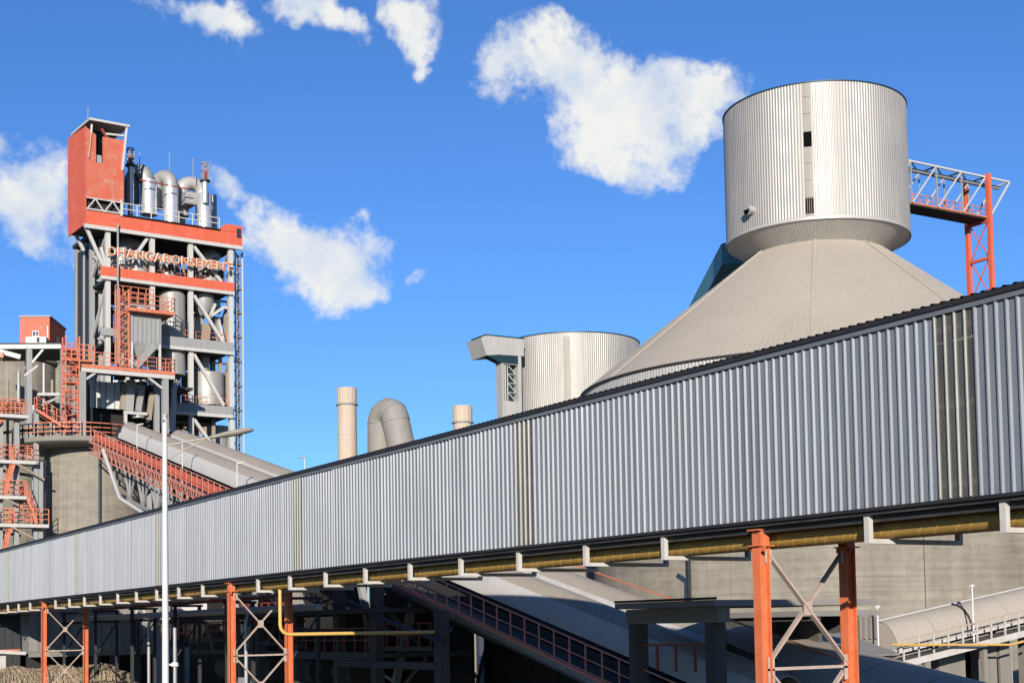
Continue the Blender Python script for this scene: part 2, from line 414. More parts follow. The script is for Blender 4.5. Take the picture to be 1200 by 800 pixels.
q = MB(); q.box(GX0-.055, GX0+.02, GY0, GY1, 7.24, 7.31); q.build('sill_trim', 'trim_dark', gal)
# roof: low pitched ribbed sheet with a dark edge trim
q = MB(); xs = (GX0-.13, (GX0+GX1)/2, GX1+.13); zs = (11.145, 11.32, 11.145)
vs = []; fs = []; prof = []
yy = GY0-.2
while yy < GY1+.2:
    prof += [(yy, 0), (yy+.15, 0), (yy+.178, .028), (yy+.226, .028)]; yy += .25
for x, z in zip(xs, zs): vs += [(x, y, z+dz) for y, dz in prof]
k = len(prof)
for j in range(2):
    for i in range(k-1): fs.append((j*k+i+1, j*k+i, (j+1)*k+i, (j+1)*k+i+1))
q.add(vs, fs); q.build('roof_sheet', 'gallery_roof', gal)
q = MB(); q.box(GX0-.115, GX0-.09, GY0-.2, GY1+.2, 11.04, 11.135); q.box(GX0-.09, GX0+.06, GY0-.2, GY1+.2, 11.085, 11.13); q.build('roof_edge_trim', 'trim_dark', gal)
q = MB(); q.box(GX0-.075, GX0-.055, GY0, GY1, 10.93, 11.07); q.build('eave_fascia', 'gallery_trim', gal)
# hangers under the floor that carry the pipe
q = MB()
q.box(-.06, .06, -.07, .07, -.68, 0); q.box(.06, 2.75, -.07, .07, -.68, -.58); q.box(2.65, 2.75, -.07, .07, -.58, -.40)
q.box(-.06, .12, -.09, .09, -.02, .0)
h0 = q.build('pipe_hanger', 'hanger_paint'); h0.parent = gal
k = 0; y = 25.15-3.51*9
first = True
while y < GY1-1:
    if abs(((y-25.15+.01) % 35.1)) > .5:
        o = h0 if first else share(h0, 'pipe_hanger', gal, (0, 0, 0)); first = False
        o.location = (.12, y-60, 7.26)
    y += 3.51

# the pipe on the hangers with the thin branch
pipe = thing('gas_pipe', 'wrapped mustard yellow pipe lying on the hangers under the gallery', 'pipe', (22.2, 60, 6.68))
q = MB()
pts = []; yy = GY0
while yy <= GY1: pts.append((22.3, yy, 6.885)); yy += 1.5
q.tube(pts, .205, 14); q.build('pipe_run', 'pipe_yellow', pipe, smooth=50)
q = MB(); yy = GY0+1.0                     # slanted wrapping edges of the tape
rp = random.Random(9)
while yy < 115:
    ph = rp.uniform(-.1, .1); pts = []
    for i in range(9):
        a = math.radians(150+i*18); pts.append((22.3+.209*math.cos(a), yy+.06*i+ph, 6.885+.209*math.sin(a)))
    q.tube(pts, .009, 4, False); yy += rp.uniform(.28, .55)
q.build('tape_wrap', 'pipe_yellow_clean', pipe)
b0 = atX(328, 688, 22.3); q = MB(); r_ = .55
by = b0.y; zb = atX(328, 743, 22.3).z
pts = [(22.3, by, 6.7), (22.3, by, zb+.4)]
pts += [(22.3+.4-.4*math.cos(a), by, zb+.4-.4*math.sin(a)) for a in (.4, .8, 1.2)]
pts += [(22.7, by, zb), (29.5, by, zb-.02)]
q.tube(pts, .075, 10); q.build('branch_pipe', 'pipe_yellow_clean', pipe, smooth=60)

# ------------------------------------------------------------------ trestles
def trestle(y, label):
    t = thing('support_trestle', label, 'trestle', (23.1, y, 0), 'orange trestles under the conveyor gallery')
    xa, xb = 21.82, 24.5
    for x, nm in ((xa, 'column'), (xb, 'column')):
        q = MB(); top = 6.72
        q.ibar((x, y, .25), (x, y, top), .26, .30, .03, up=V((1, 0, 0)))
        q.box(x-.3, x+.3, y-.3, y+.3, .22, .25); q.build(nm, 'orange_paint', t)
        q = MB(); q.box(x-.45, x+.45, y-.45, y+.45, -.3, .22); q.build('footing', 'concrete', t)
        q = MB(); q.box(x-.22, x+.24, y-.2, y+.2, 6.72, 6.75); q.box(x-.13, x+.13, y-.15, y+.15, 6.75, 7.08); q.box(x-.24, x+.2, y-.2, y+.2, 7.08, 7.11)
        q.box(x-.10, x-.06, y-.25, y+.25, 6.60, 6.72)
        q.build('bearing_cap', 'orange_paint', t)
    z1 = 6.62
    for k, (za, zb_) in enumerate(((3.98, 6.6), (1.3, 3.86))):
        for (p0, p1, off) in (((xa+.12, zb_), (xb-.12, za), -.03), ((xb-.12, zb_), (xa+.12, za), .05)):
            q = MB(); q.bar((p0[0], y+off, p0[1]), (p1[0], y+off, p1[1]), .05, .14, up=V((0, 1, 0))).build('brace', 'brace_paint', t)
        c = ((xa+xb)/2, (za+zb_)/2)
        MB().box(c[0]-.13, c[0]+.13, y-.065, y-.055, c[1]-.16, c[1]+.16).build('gusset_plate', 'brace_paint', t)
        for sx in (xa+.16, xb-.16):
            for zz in (za+.05, zb_-.1): MB().box(sx-.1, sx+.1, y-.07, y-.06, zz-.16, zz+.16).build('gusset_plate', 'brace_paint', t)
        q = MB(); q.bar((xa+.1, y, za-.07), (xb-.1, y, za-.07), .09, .07).build('strut', 'brace_paint', t)
    return t
trestle(25.15, 'orange cross braced steel trestle in front of the big concrete silo wall')
trestle(60.25, 'orange cross braced trestle beside the thin yellow branch pipe')
trestle(95.35, 'orange cross braced trestle standing by the heap of dry stalks')

# ------------------------------------------------------------------ lamp post
lp = atD(194, 800, 38); lx, ly = lp.x, lp.y; ztop = atD(194, 489, 38).z
lamp = thing('street_lamp', 'tall white lamp post with one long arm, standing before the gallery', 'street lamp', (lx, ly, 0))
q = MB(); q.cyl((lx, ly, .3), (lx, ly, ztop), .105, .062, 14, True).build('post', 'lamp_paint', lamp, smooth=60)
q = MB(); q.cyl((lx, ly, 0), (lx, ly, .32), .2, .17, 14).build('base', 'concrete', lamp)
q = MB(); q.cyl((lx, ly, ztop), (lx, ly, ztop+.08), .085, .085, 12); q.cyl((lx-.06, ly-.08, ztop-.12), (lx+.06, ly+.08, ztop+.1), .03, .03, 8); q.build('post_cap', 'lamp_head', lamp)
# arm runs to the right of the picture, parallel to the frame of the yard road
e = atD(297, 503, 38); a0 = atD(199, 521, 38); am = a0.lerp(e, .5)
q = MB(); q.tube([V((lx, ly, a0.z-.02)), a0, am], .026, 8); q.build('arm', 'lamp_head', lamp, smooth=60)
q = MB(); q.tube([atD(197, 537, 38), atD(218, 526, 38), atD(240, 515, 38)], .018, 7); q.build('arm_brace', 'lamp_head', lamp, smooth=60)
q = MB(); dd = (e-am).normalized(); side = dd.cross(V((0, 0, 1))).normalized(); upv = side.cross(dd)
vs = []; rings = [(0, .03, .03), (.08, .07, .05), (.3, .13, .075), (.65, .16, .085), (.93, .13, .06), (1.0, .05, .02)]
Ln = (e-am).length
for s_, wd, ht in rings:
    for i in range(10):
        a = 2*math.pi*i/10; vs.append(am+dd*Ln*s_+side*wd*math.cos(a)+upv*ht*math.sin(a))
q.add(vs, [(j*10+i, j*10+(i+1) % 10, (j+1)*10+(i+1) % 10, (j+1)*10+i) for j in range(5) for i in range(10)]+[tuple(range(9, -1, -1)), tuple(range(50, 60))])
q.build('lamp_head', 'lamp_head', lamp, smooth=50)
pp = atD(205, 800, 40); pz = atD(205, 735, 40).z
gp = thing('vent_pipe', 'thin grey upright pipe with a collar beside the white lamp post', 'pipe', (pp.x, pp.y, 0))
q = MB(); q.cyl((pp.x, pp.y, 0), (pp.x, pp.y, pz), .055, .05, 10).build('pipe', 'vessel_grey', gp, smooth=60)
q = MB(); zc = atD(205, 778, 40).z; q.cyl((pp.x, pp.y, zc-.05), (pp.x, pp.y, zc+.06), .11, .09, 10); q.bar((pp.x-.34, pp.y, zc), (pp.x, pp.y, zc), .05); q.build('collar', 'white_panel', gp)

# ------------------------------------------------------------------ domed clinker silo
SC = atD(963, 450, 135); SX, SY = SC.x, SC.y
ZDT, ZDB, ZJ, ZE = 53.6, 41.3, 39.6, 26.75
DR, JR, ER = 8.6, 6.5, 22.9
silo = thing('domed_silo', 'huge concrete silo with beige conical roof and round metal drum on top', 'silo', (SX, SY, 0))
camang = math.atan2(-SY, -SX)
o = MB(); o.lathe((SX, SY, 0), [(22.0, -.3), (22.0, ZE-1.6)], 128); wl = o.build('concrete_wall', 'cast_concrete', silo, smooth=30)
def pil(a, wd=.9):
    q = MB(); c, s_ = math.cos(a), math.sin(a); n = V((c, s_, 0)); t = V((-s_, c, 0)); p = V((SX, SY, 0))+n*22.0
    q.hexa([p-t*wd/2-n*.3, p+t*wd/2-n*.3, p+t*wd/2+n*.12, p-t*wd/2+n*.12]+[x+V((0, 0, ZE-2)) for x in (p-t*wd/2-n*.3, p+t*wd/2-n*.3, p+t*wd/2+n*.12, p-t*wd/2+n*.12)])
    q.build('pilaster', 'cast_concrete', silo)
def corr(n_rib, depth):
    return lambda i: depth if (i % 4) in (2, 3) else 0.
o = MB(); o.lathe((SX, SY, 0), [(22.8, ZE-3.2), (22.8, ZE-.16)], 4*420, mod=corr(420, .03)); o.build('eave_band', 'galvanised_dusty', silo)
o = MB(); o.lathe((SX, SY, 0), [(22.05, ZE-3.3), (23.0, ZE-3.3), (23.0, ZE-3.2), (22.7, ZE-3.15)], 128); o.build('band_flashing', 'grey_steel', silo)
o = MB(); o.lathe((SX, SY, 0), [(JR-.25, ZJ+.2), (JR, ZJ), (ER+.1, ZE-.02), (ER+.1, ZE-.14), (21.8, ZE-.16)], 4*300,
                  mod=lambda i: .022 if (i % 4) in (2, 3) else 0.)
cone = o.build('cone_roof', 'dust_roof', silo)
o = MB(); o.lathe((SX, SY, 0), [(ER+.1, ZE-.15), (ER+.15, ZE-.15), (ER+.15, ZE-.03), (ER+.1, ZE-.01)], 160); o.build('eave_shadow', 'trim_dark', silo)  # dark ring paints the shadow line at the eave
for da in (-1.9, -.92, -.03, .70, 1.6):
    a = camang + da
    q = MB(); c, s_ = math.cos(a), math.sin(a)
    q.bar((SX+JR*c, SY+JR*s_, ZJ+.1), (SX+ER*c, SY+ER*s_, ZE+.08), .34 if abs(da) < .1 else .14, .14)
    q.build('roof_seam', 'dust_roof', silo)
# drum on top
drum = MB(); drum.lathe((SX, SY, 0), [(DR, ZDB), (DR, ZDT)], 4*190, mod=corr(190, .032)); drum = drum.build('drum', 'galvanised', silo)
o = MB(); o.lathe((SX, SY, 0), [(JR-.1, ZJ+.06), (DR-.02, ZDB-.28), (DR-.02, ZDB+.05)], 4*170, mod=lambda i: -.03 if (i % 4) in (2, 3) else 0.); o.build('drum_soffit', 'galvanised_dusty', silo)
o = MB(); o.lathe((SX, SY, 0), [(DR+.02, ZDB-.3), (DR+.09, ZDB-.3), (DR+.09, ZDB-.02), (DR+.02, ZDB+.02)], 128); o.build('drum_base_trim', 'galvanised_dusty', silo)
o = MB(); o.lathe((SX, SY, 0), [(DR+.04, ZDT-.02), (DR+.11, ZDT-.02), (DR+.11, ZDT+.07), (DR+.02, ZDT+.09), (0.01, ZDT+1.2)], 128); o.build('drum_roof', 'rim_teal', silo)
def drum_ang(u, C, r):
    """angle on a drum whose wall shows at picture column u"""
    best = None
    for k in range(-900, 901):
        a = camang0 + k*.00175; P = V((C[0]+r*math.cos(a), C[1]+r*math.sin(a), 45)); d = P-EYE
        uu = PPX+FOC*d.dot(RT)/d.dot(FW)
        if best is None or abs(uu-u) < best[0]: best = (abs(uu-u), a)
    return best[1]
camang0 = camang
a1, a2 = sorted((drum_ang(943, (SX, SY), DR), drum_ang(952.5, (SX, SY), DR)))
def drum_patch(a1, a2, z0, z1, r, th=.05):
    mb = MB(); mb.lathe((SX, SY, 0), [(r-th, z0), (r, z0), (r, z1), (r-th, z1)], 5, a1, a2); return mb
zz = lambda v: atD(948, v, 135-8.6).z
cuts = [(ZDT-.1, zz(112)), (zz(113), zz(132)), (zz(133), zz(153)), None, (zz(171), zz(190)), (zz(191), zz(210)), (zz(211), zz(230))]
for c in cuts:
    if c: drum_patch(a1, a2, c[1], c[0], DR+.085).build('strip_panel', 'strip_panel', drum)
for v0, v1 in ((153.5, 170.5), (231, 249)):
    drum_patch(a1, a2, zz(v1), zz(v0), DR+.075).build('painted_opening', 'black', drum)  # black patches paint the dark of openings on the closed drum
q = MB()
for k in (.25, .5, .75):
    a = a1+(a2-a1)*k; q.bar((SX+(DR+.1)*math.cos(a), SY+(DR+.1)*math.sin(a), zz(249)), (SX+(DR+.1)*math.cos(a), SY+(DR+.1)*math.sin(a), zz(232)), .05)
q.build('slat', 'strip_panel', drum)
drum_patch(a1-.004, a2+.004, zz(255), zz(249.5), DR+.085).build('strip_panel', 'strip_panel', drum)
av = drum_ang(881, (SX, SY), DR); zv = atD(881, 243, 135-6).z
q = MB(); n_ = V((math.cos(av), math.sin(av), 0)); c = V((SX, SY, zv))+n_*(DR-.2)
q.tube([c, c+n_*.75, c+n_*.95+V((0, 0, -.1))], [.42, .42, .46], 14); q.build('vent_spout', 'galvanised_dusty', drum, smooth=40)
q = MB(); q.cyl(c+n_*.97+V((0, 0, -.1)), c+n_*.99+V((0, 0, -.1)), .36, .36, 14); q.build('vent_mouth', 'black', drum)  # black disc paints the dark inside the spout
def wall_strip(u, wd, mt_):
    a = drum_ang(u, (SX, SY), 22.0); pil(a, wd)
for u, wd in ((797, .5), (1085, 3.0), (1187, 1.2), (830, 2.0)): wall_strip(u, wd, None)
q = MB(); a = drum_ang(797, (SX, SY), 22.0); c = V((SX+22.3*math.cos(a), SY+22.3*math.sin(a), 0)); q.bar(c+V((0, 0, 1)), c+V((0, 0, 24)), .3); q.build('downpipe', 'dark_steel', silo)

# walkway bridge from the drum to a lattice tower
br = thing('truss_bridge', 'open truss walkway with orange railing leading off the drum', 'bridge', (SX+8, SY, 44))
yN, yF = SY-1.15, SY+1.15
pz = lambda u, v, y: atY(u, v, y)
xA = SX+DR-.5
zTop = pz(1068, 189, yN).z; xE = pz(1183, 221, yN).x; xT = pz(1156, 240, yN).x
zDk = pz(1068, 238, yN).z
q = MB()
for y in (yN, yF): q.bar((xA, y, zTop), (xE, y, zTop), .18)
q.build('top_chord', 'white_steel', br)
q = MB(); q.cyl((xA, SY-.1, zTop-.42), (xE-.4, SY-.1, zTop-.42), .2, .2, 10); q.build('duct', 'grey_steel', br, smooth=50)
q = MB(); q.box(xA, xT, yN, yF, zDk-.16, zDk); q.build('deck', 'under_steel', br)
q = MB(); q.box(xA, xT+.1, yN-.06, yN, zDk-.02, zDk+.12); q.build('deck_edge', 'rail_orange', br)
nb = 4
for k in range(nb):
    x0 = xA+(xT-xA)*k/nb; x1 = xA+(xT-xA)*(k+1)/nb
    for y in (yN, yF):
        q = MB(); q.bar((x0, y, zDk), (x1, y, zTop), .12).build('diagonal', 'white_steel', br)
        q = MB(); q.bar((x1, y, zDk), (x1, y, zTop), .12).build('upright', 'grey_steel', br)
    q = MB(); q.bar((x0, yN, zTop), (x1, yF, zTop), .1).bar((x1, yN, zTop), (x1, yF, zTop), .14).build('cross_tie', 'under_steel', br)
for y in (yN, yF):
    q = MB(); q.bar((xE, y, zTop), (xT+.3, y, zDk-.1), .16).build('end_strut', 'white_steel', br)
q = MB(); q.bar((xE, yN, zTop), (xE, yF, zTop), .15).build('cross_tie', 'white_steel', br)
for y in (yN+.1, yF-.1):
    q = MB(); railing(q, [(xA, y, zDk), (xT, y, zDk)], 1.05, .95, .035, 1); q.build('railing', 'rail_orange', br)
lt = thing('lattice_tower', 'orange two legged lattice tower holding up the truss walkway', 'tower', (xT, SY, 0))
for y in (yN-.25, yF+.35):
    q = MB(); q.bar((xT+.1, y, 0), (xT+.1, y, zTop+.3), .44, .42).build('leg', 'red_clad_fresh', lt)
z = zDk-.3; k = 0
while z > 4:
    z2 = z-3.9
    q = MB(); q.bar((xT+.1, yN, z), (xT+.1, yF+.1, z), .3, .3).build('strut', 'red_clad_fresh', lt)
    q = MB(); q.bar((xT+.1, yN, z), (xT+.1, yF+.1, z2), .1).build('brace', 'red_clad_fresh', lt)
    q = MB(); q.bar((xT+.16, yF+.1, z), (xT+.16, yN, z2), .1).build('brace', 'red_clad_fresh', lt)
    z = z2

# inclined gallery reaching the drum from behind
ig = thing('inclined_gallery', 'inclined conveyor gallery rising behind the cone roof, its shade painted teal', 'conveyor gallery', (SX-14, SY+12, 0))
p0 = atD(843, 344, 160); p1 = atD(872, 292, 148)
dirn = (p1-p0).normalized(); p0 = p0-dirn*3; p1 = p1+dirn*2
q = MB(); a, b = q.frame(dirn); 
p0b, p1b = p0+a*1.6-b*1.4, p1+a*1.6-b*1.4
q.bar(p0b, p1b, 2.6, 2.2).build('gallery_box', 'teal_shade', ig)
q = MB(); q.bar(p0b+b*1.16, p1b+b*1.16, 2.2, .1).build('gallery_roof', 'grey_steel', ig)
q = MB()
for t_ in (.1, .45):
    c = p0b.lerp(p1b, t_); q.bar((c.x-1.2, c.y, 0), (c.x-1.2, c.y, c.z-1.3), .5); q.bar((c.x+1.2, c.y, 0), (c.x+1.2, c.y, c.z-1.3), .5)
q.build('trestle_leg', 'grey_steel', ig)

# ------------------------------------------------------------------ second round head house
C2 = atD(670, 440, 190); R2 = 9.1
camang0 = math.atan2(-C2.y, -C2.x)
hh = thing('round_headhouse', 'round ribbed metal tower with hooded loading box on its side', 'tower', (C2.x, C2.y, 0))
ZT2 = atD(600, 398, 190).z+.3; ZT2 = atD(670, 405, 190).z
o = MB(); o.lathe((C2.x, C2.y, 0), [(R2, 18), (R2, ZT2)], 4*200, mod=corr(200, .032)); dr2 = o.build('drum', 'galvanised', hh)
o = MB(); o.lathe((C2.x, C2.y, 0), [(R2-.4, -.3), (R2-.4, 18.2)], 96); o.build('concrete_base', 'cast_concrete', hh, smooth=30)
o = MB(); o.lathe((C2.x, C2.y, 0), [(R2+.04, ZT2-.04), (R2+.11, ZT2-.04), (R2+.11, ZT2+.07), (.01, ZT2+1.1)], 96); o.build('drum_roof', 'rim_teal', hh)
a1, a2 = sorted((drum_ang(659, (C2.x, C2.y), R2), drum_ang(667, (C2.x, C2.y), R2)))
zq = lambda v: atD(662, v, 182).z
for va, vb in ((396, 411), (412, 428), (429, 446), (447, 465), (466, 484)):
    o = MB(); o.lathe((C2.x, C2.y, 0), [(R2, zq(vb)), (R2+.09, zq(vb)), (R2+.09, zq(va)), (R2, zq(va))], 4, a1, a2); o.build('strip_panel', 'strip_panel', dr2)
# box on the left flank, faces square to the yard grid
yb = C2.y-4.6
bl = atY(588, 440, yb).x; brx = atY(610, 440, yb).x+.15
zt = atY(600, 396, yb).z; zh = atY(600, 416, yb).z; zo0, zo1 = atY(600, 470, yb).z, atY(600, 427, yb).z
xo0, xo1 = atY(590.5, 440, yb).x, atY(607, 440, yb).x
q = MB()
q.box(bl, xo0, yb, yb+1.4, 12, zt-1.8); q.box(xo1, brx, yb, yb+1.4, 12, zt-.2); q.box(xo0, xo1, yb, yb+1.4, 12, zo0); q.box(xo0, xo1, yb, yb+1.4, zo1, zt-1.8)
q.build('side_box', 'galvanised_dusty', hh)
q = MB(); q.box(xo0+.03, xo1-.03, yb+1.0, yb+1.1, zo0, zo1); q.build('opening_shade', 'rim_teal', hh)  # dark plate paints the shade inside the opening
q = MB(); q.bar((xo0+.35, yb+.3, zo0), (xo0+.35, yb+.3, zo1), .16); q.bar((xo0+.7, yb+.3, zo0), (xo0+.7, yb+.3, zo1), .1)
n3 = 4
for k in range(n3):
    za, zb_ = zo0+(zo1-zo0)*k/n3, zo0+(zo1-zo0)*(k+1)/n3
    q.bar((xo0+.8, yb+.4, zb_), (xo1-.1, yb+.4, za), .1); q.bar((xo0+.8, yb+.4, za), (xo1-.1, yb+.4, za), .07)
q.build('frame_bracing', 'white_steel', hh)
hx0 = atY(555, 404, yb).x
q = MB(); z1h, z0h = zt, zh
q.prism([(bl-2.2, yb-.05, zt), (brx+.4, yb-.05, zt), (brx+.4, yb-.05, zh), (bl-.6, yb-.05, zh-.1)], (0, 3.6, 0)); q.build('hood', 'galvanised_dusty', hh)
q = MB(); q.prism([(bl-2.25, yb-.1, zt-.02), (bl-3.0, yb-.1, zt-.35), (bl-2.2, yb-.1, zh-.35), (bl-.6, yb-.1, zh-.14)], (0, 3.7, 0)); q.build('hood_lip', 'galvanised_dusty', hh)
q = MB(); q.box(bl-2.3, brx+.5, yb-.12, yb+3.7, zt+.02, zt+.14); q.build('hood_roof', 'rim_teal', hh)
q = MB(); q.prism([(bl-2.15, yb-.08, zh-.4), (bl-.6, yb-.08, zh-.16), (xo1, yb-.08, zh-.04), (xo1, yb-.08, zo1+.1), (bl-.1, yb-.08, zo1+.1)], (0, 1.2, 0)); q.build('hood_soffit', 'rim_teal', hh)

# ------------------------------------------------------------------ stacks and the bent duct
def stack(u, v, vring, D, label):
    c = atD(u, v+6, D); zt = atD(u, v, D).z; zr = atD(u, vring, D).z; r = 11.2*D/FOC
    t = thing('exhaust_stack', label, 'chimney', (c.x, c.y, 0), 'tan concrete stacks behind the gallery')
    q = MB(); q.lathe((c.x, c.y, 0), [(r*1.12, 0), (r, zr)], 40); q.build('shaft', 'concrete_tan', t, smooth=40)
    q = MB(); q.lathe((c.x, c.y, 0), [(r*1.02, zr+.16), (r*1.04, zt), (r*.86, zt), (r*.86, zt-1.5)], 64, mod=lambda i: .03 if i % 4 < 2 else 0); q.build('cap_section', 'concrete_tan', t)
    q = MB(); q.lathe((c.x, c.y, 0), [(r*.99, zr-.1), (r*1.16, zr-.04), (r*1.16, zr+.1), (r*1.0, zr+.18)], 40); q.build('ring', 'grey_steel', t)
    q = MB()
    for k in range(1, 9):
        z = zr*k/9; q.lathe((c.x, c.y, 0), [(r*(1.12-.12*k/9)+.0, z-.05), (r*(1.12-.12*k/9)+.025, z-.04), (r*(1.12-.12*k/9)+.025, z+.04), (r*(1.12-.12*k/9), z+.05)], 40)
    q.build('lift_joint', 'concrete_tan', t)
stack(406.5, 455, 474.5, 160, 'tan ringed stack standing beside the hooped grey duct')
stack(542, 476, 495.5, 160, 'shorter tan ringed stack next to the hooded round metal tower')
dc = atD(455, 505, 158)
du = thing('bent_duct', 'large grey hooped duct curving over between the two tan stacks', 'duct', (dc.x, dc.y, 0))
zt = atD(450, 468, 158).z; rb = 1.15; rd = 1.55
near = atD(457, 500, 156); 
pts = [V((near.x+2.2, near.y-1.6, zt-rd-rb-12)), V((near.x+1.25, near.y-.7, zt-rd-rb-4))]
cx_, cy_ = near.x+.4, near.y
for k in range(0, 13):
    a = math.pi*k/12
    pts.append(V((cx_+.3*math.cos(a)-.0, cy_+rb-rb*math.cos(a), zt-rd-rb+rb*math.sin(a))))
pts += [V((cx_-.4, cy_+2*rb, zt-rd-rb-5)), V((cx_-.4, cy_+2*rb, 0))]
q = MB(); q.tube(pts, rd, 24); q.build('duct_bend', 'duct_dusty', du, smooth=40)
for k in (2, 5, 8, 11, 14):
    p_ = pts[k]; d_ = (pts[k+1]-pts[k-1]).normalized(); MB().cyl(p_-d_*.06, p_+d_*.06, rd+.06, rd+.06, 24).build('flange', 'duct_dusty', du, smooth=40)
q = MB(); q.cyl((near.x+2.2, near.y-1.6, zt-rd-rb-12), (near.x+2.2, near.y-1.6, 0), rd+.3, rd+.3, 20); q.build('duct_base', 'vessel_grey', du, smooth=40)
q = MB(); pr = atD(437, 535, 154)
railing(q, [(pr.x-1.5, pr.y, pr.z-1.6), (pr.x+2.2, pr.y, pr.z-1.6)], 1.2, .8, .04, 1); q.box(pr.x-1.6, pr.x+2.3, pr.y-.05, pr.y+1.8, pr.z-1.8, pr.z-1.62)
q.build('platform', 'rail_orange', du)

# ------------------------------------------------------------------ preheater tower
TA = math.radians(3.2); E1 = V((math.cos(TA), math.sin(TA), 0)); E2 = V((-math.sin(TA), math.cos(TA), 0))
TD = 150; TC = atD(100, 262, TD); TC = V((TC.x, TC.y, 0))
def TL(t, o, z): return TC + E1*t + E2*o + V((0, 0, z))
def tl(u, v, o=0.):
    d = ray(u, v); base = TC + E2*o - EYE; k = base.dot(E2)/d.dot(E2); P = EYE+d*k
    return (P-TC).dot(E1), P.z
def tz(u, v, o=0.): return tl(u, v, o)[1]
def tt(u, v, o=0.): return tl(u, v, o)[0]
def TP(u, v, o=0.): t, z = tl(u, v, o); return TL(t, o, z)
tw = thing('preheater_tower', 'tall steel preheater tower with red cladding, cyclones and OHANGARONSEMENT lettering', 'tower', TL(8, 5, 0))
zH0, zH1 = tz(100, 262), tz(101, 246)       # red header band
tH0, tH1 = tt(100, 262), tt(284, 291)
DEP = 11.0
COLU = [(126, 300), (178, 310), (223, 315), (270, 330)]
ct = [tt(u, v, .5) for u, v in COLU]
# columns: front, middle and back rows
for o_ in (.5, 5.8, DEP):
    for k, t in enumerate(ct):
        if o_ == 5.8 and k in (1, 2): continue
        q = MB(); q.bar(TL(t, o_, 0), TL(t, o_, zH0), .5, .5, up=E2).build('column', 'white_steel' if o_ < 1 else 'grey_steel', tw)
# header: red band all round, roof slab
q = MB(TL); q.box(tH0, tH1, 0, .12, zH0, zH1).build('red_band', 'red_clad_fresh', tw)
q = MB(TL); q.box(tH0, tH0+.12, .12, 6.0, zH0, zH1).build('red_band', 'red_clad_fresh', tw)
q = MB(TL); q.box(tH1-.12, tH1, .12, DEP+.6, zH0, zH1).build('red_band', 'red_clad_fresh', tw)
q = MB(TL); q.box(tH0+.13, tH1-.13, .13, 6.0, zH0+.2, zH0+.6); q.box(ct[0]-.4, tH1-.13, 6.0, DEP+.5, zH0+.2, zH0+.6).build('roof_slab', 'dark_steel', tw)
q = MB(TL); q.box(tH0-.05, tH1+.05, -.08, .2, zH0-.42, zH0-.02).build('header_beam', 'white_steel', tw)
# floor levels: (pixel of the top edge, height of facing, colour, t range, beam)
def floor(u, v, hgt, mt_, ua, ub, nm='floor_band', beam=True):
    z1 = tz(u, v); z0 = z1-hgt; ta, tb = tt(ua, v), tt(ub, v)
    q = MB(TL); q.box(ta, tb, -.02, .14, z0, z1).build(nm, mt_, tw)
    if beam: q = MB(TL); q.box(ta, tb, -.06, .3, z0-.38, z0-.02).build('floor_beam', 'white_steel', tw)
    q = MB(TL); q.box(ct[0], ct[3], .7, DEP, z0-.2, z0+.05).build('floor_slab', 'dark_steel', tw)
    for o_ in (5.8, DEP):
        q = MB(TL); q.box(ct[0], ct[3], o_-.15, o_+.15, z0-.5, z0-.22).build('floor_beam', 'grey_steel', tw)
    return z0, z1
f2 = floor(126, 312.5, 1.0, 'red_clad_fresh', 118, 274.5, 'red_band')
f3 = floor(190, 393, 1.0, 'grey_steel', 184, 274)
f3b = MB(TL); f3b.box(tt(118, 386), tt(146, 390), -.02, .2, tz(126, 393), tz(126, 384)).build('floor_band', 'grey_steel', tw)
f4 = floor(226, 473, .9, 'grey_steel', 205, 273)
# added dark panels paint the inner shade and keep daylight from passing through
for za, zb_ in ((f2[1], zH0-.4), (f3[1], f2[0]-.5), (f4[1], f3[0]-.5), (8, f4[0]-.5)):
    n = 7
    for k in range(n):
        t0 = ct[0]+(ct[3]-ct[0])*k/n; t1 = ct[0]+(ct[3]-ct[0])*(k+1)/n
        q = MB(TL); q.box(t0+.05, t1-.05, DEP-.5, DEP-.42, za+.1, zb_-.3).build('shade_panel', 'tower_shade', tw)
# side cladding behind the left pipes
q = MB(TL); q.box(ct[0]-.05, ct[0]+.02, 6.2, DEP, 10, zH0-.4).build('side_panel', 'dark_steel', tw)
# front braces
def tbar(u0, v0, u1, v1, o=.5, w=.32, mt_='white_steel', nm='brace', o2=None, par=None):
    q = MB(); q.bar(TP(u0, v0, o), TP(u1, v1, o if o2 is None else o2), w, w).build(nm, mt_, par or tw)
for b_ in ((99, 262, 125, 321), (227, 289, 262, 334), (174, 277, 160, 297), (227, 346, 262, 402), (227, 415, 262, 475), (227, 491, 262, 540),
           (118, 290, 125, 316)): tbar(*b_)
tbar(87, 271, 98, 294, DEP*.5, .3)
for k in range(3):       # darker bracing on the inner and rear planes
    for za, zb_ in ((f2[1], zH0-.5), (f3[1], f2[0]-.5), (f4[1], f3[0]-.5)):
        q = MB(); q.bar(TL(ct[k], DEP, za), TL(ct[k+1], DEP, zb_), .28).build('brace', 'grey_steel', tw)
for za, zb_ in ((f2[1], zH0-.5), (f3[1], f2[0]-.5), (f4[1], f3[0]-.5), (10, f4[0]-.5)):
    q = MB(); q.bar(TL(ct[0], .6, zb_), TL(ct[0], 5.8, za), .25).build('brace', 'white_steel', tw)
    q = MB(); q.bar(TL(ct[3], .6, zb_), TL(ct[3], 5.8, za), .25).build('brace', 'grey_steel', tw)
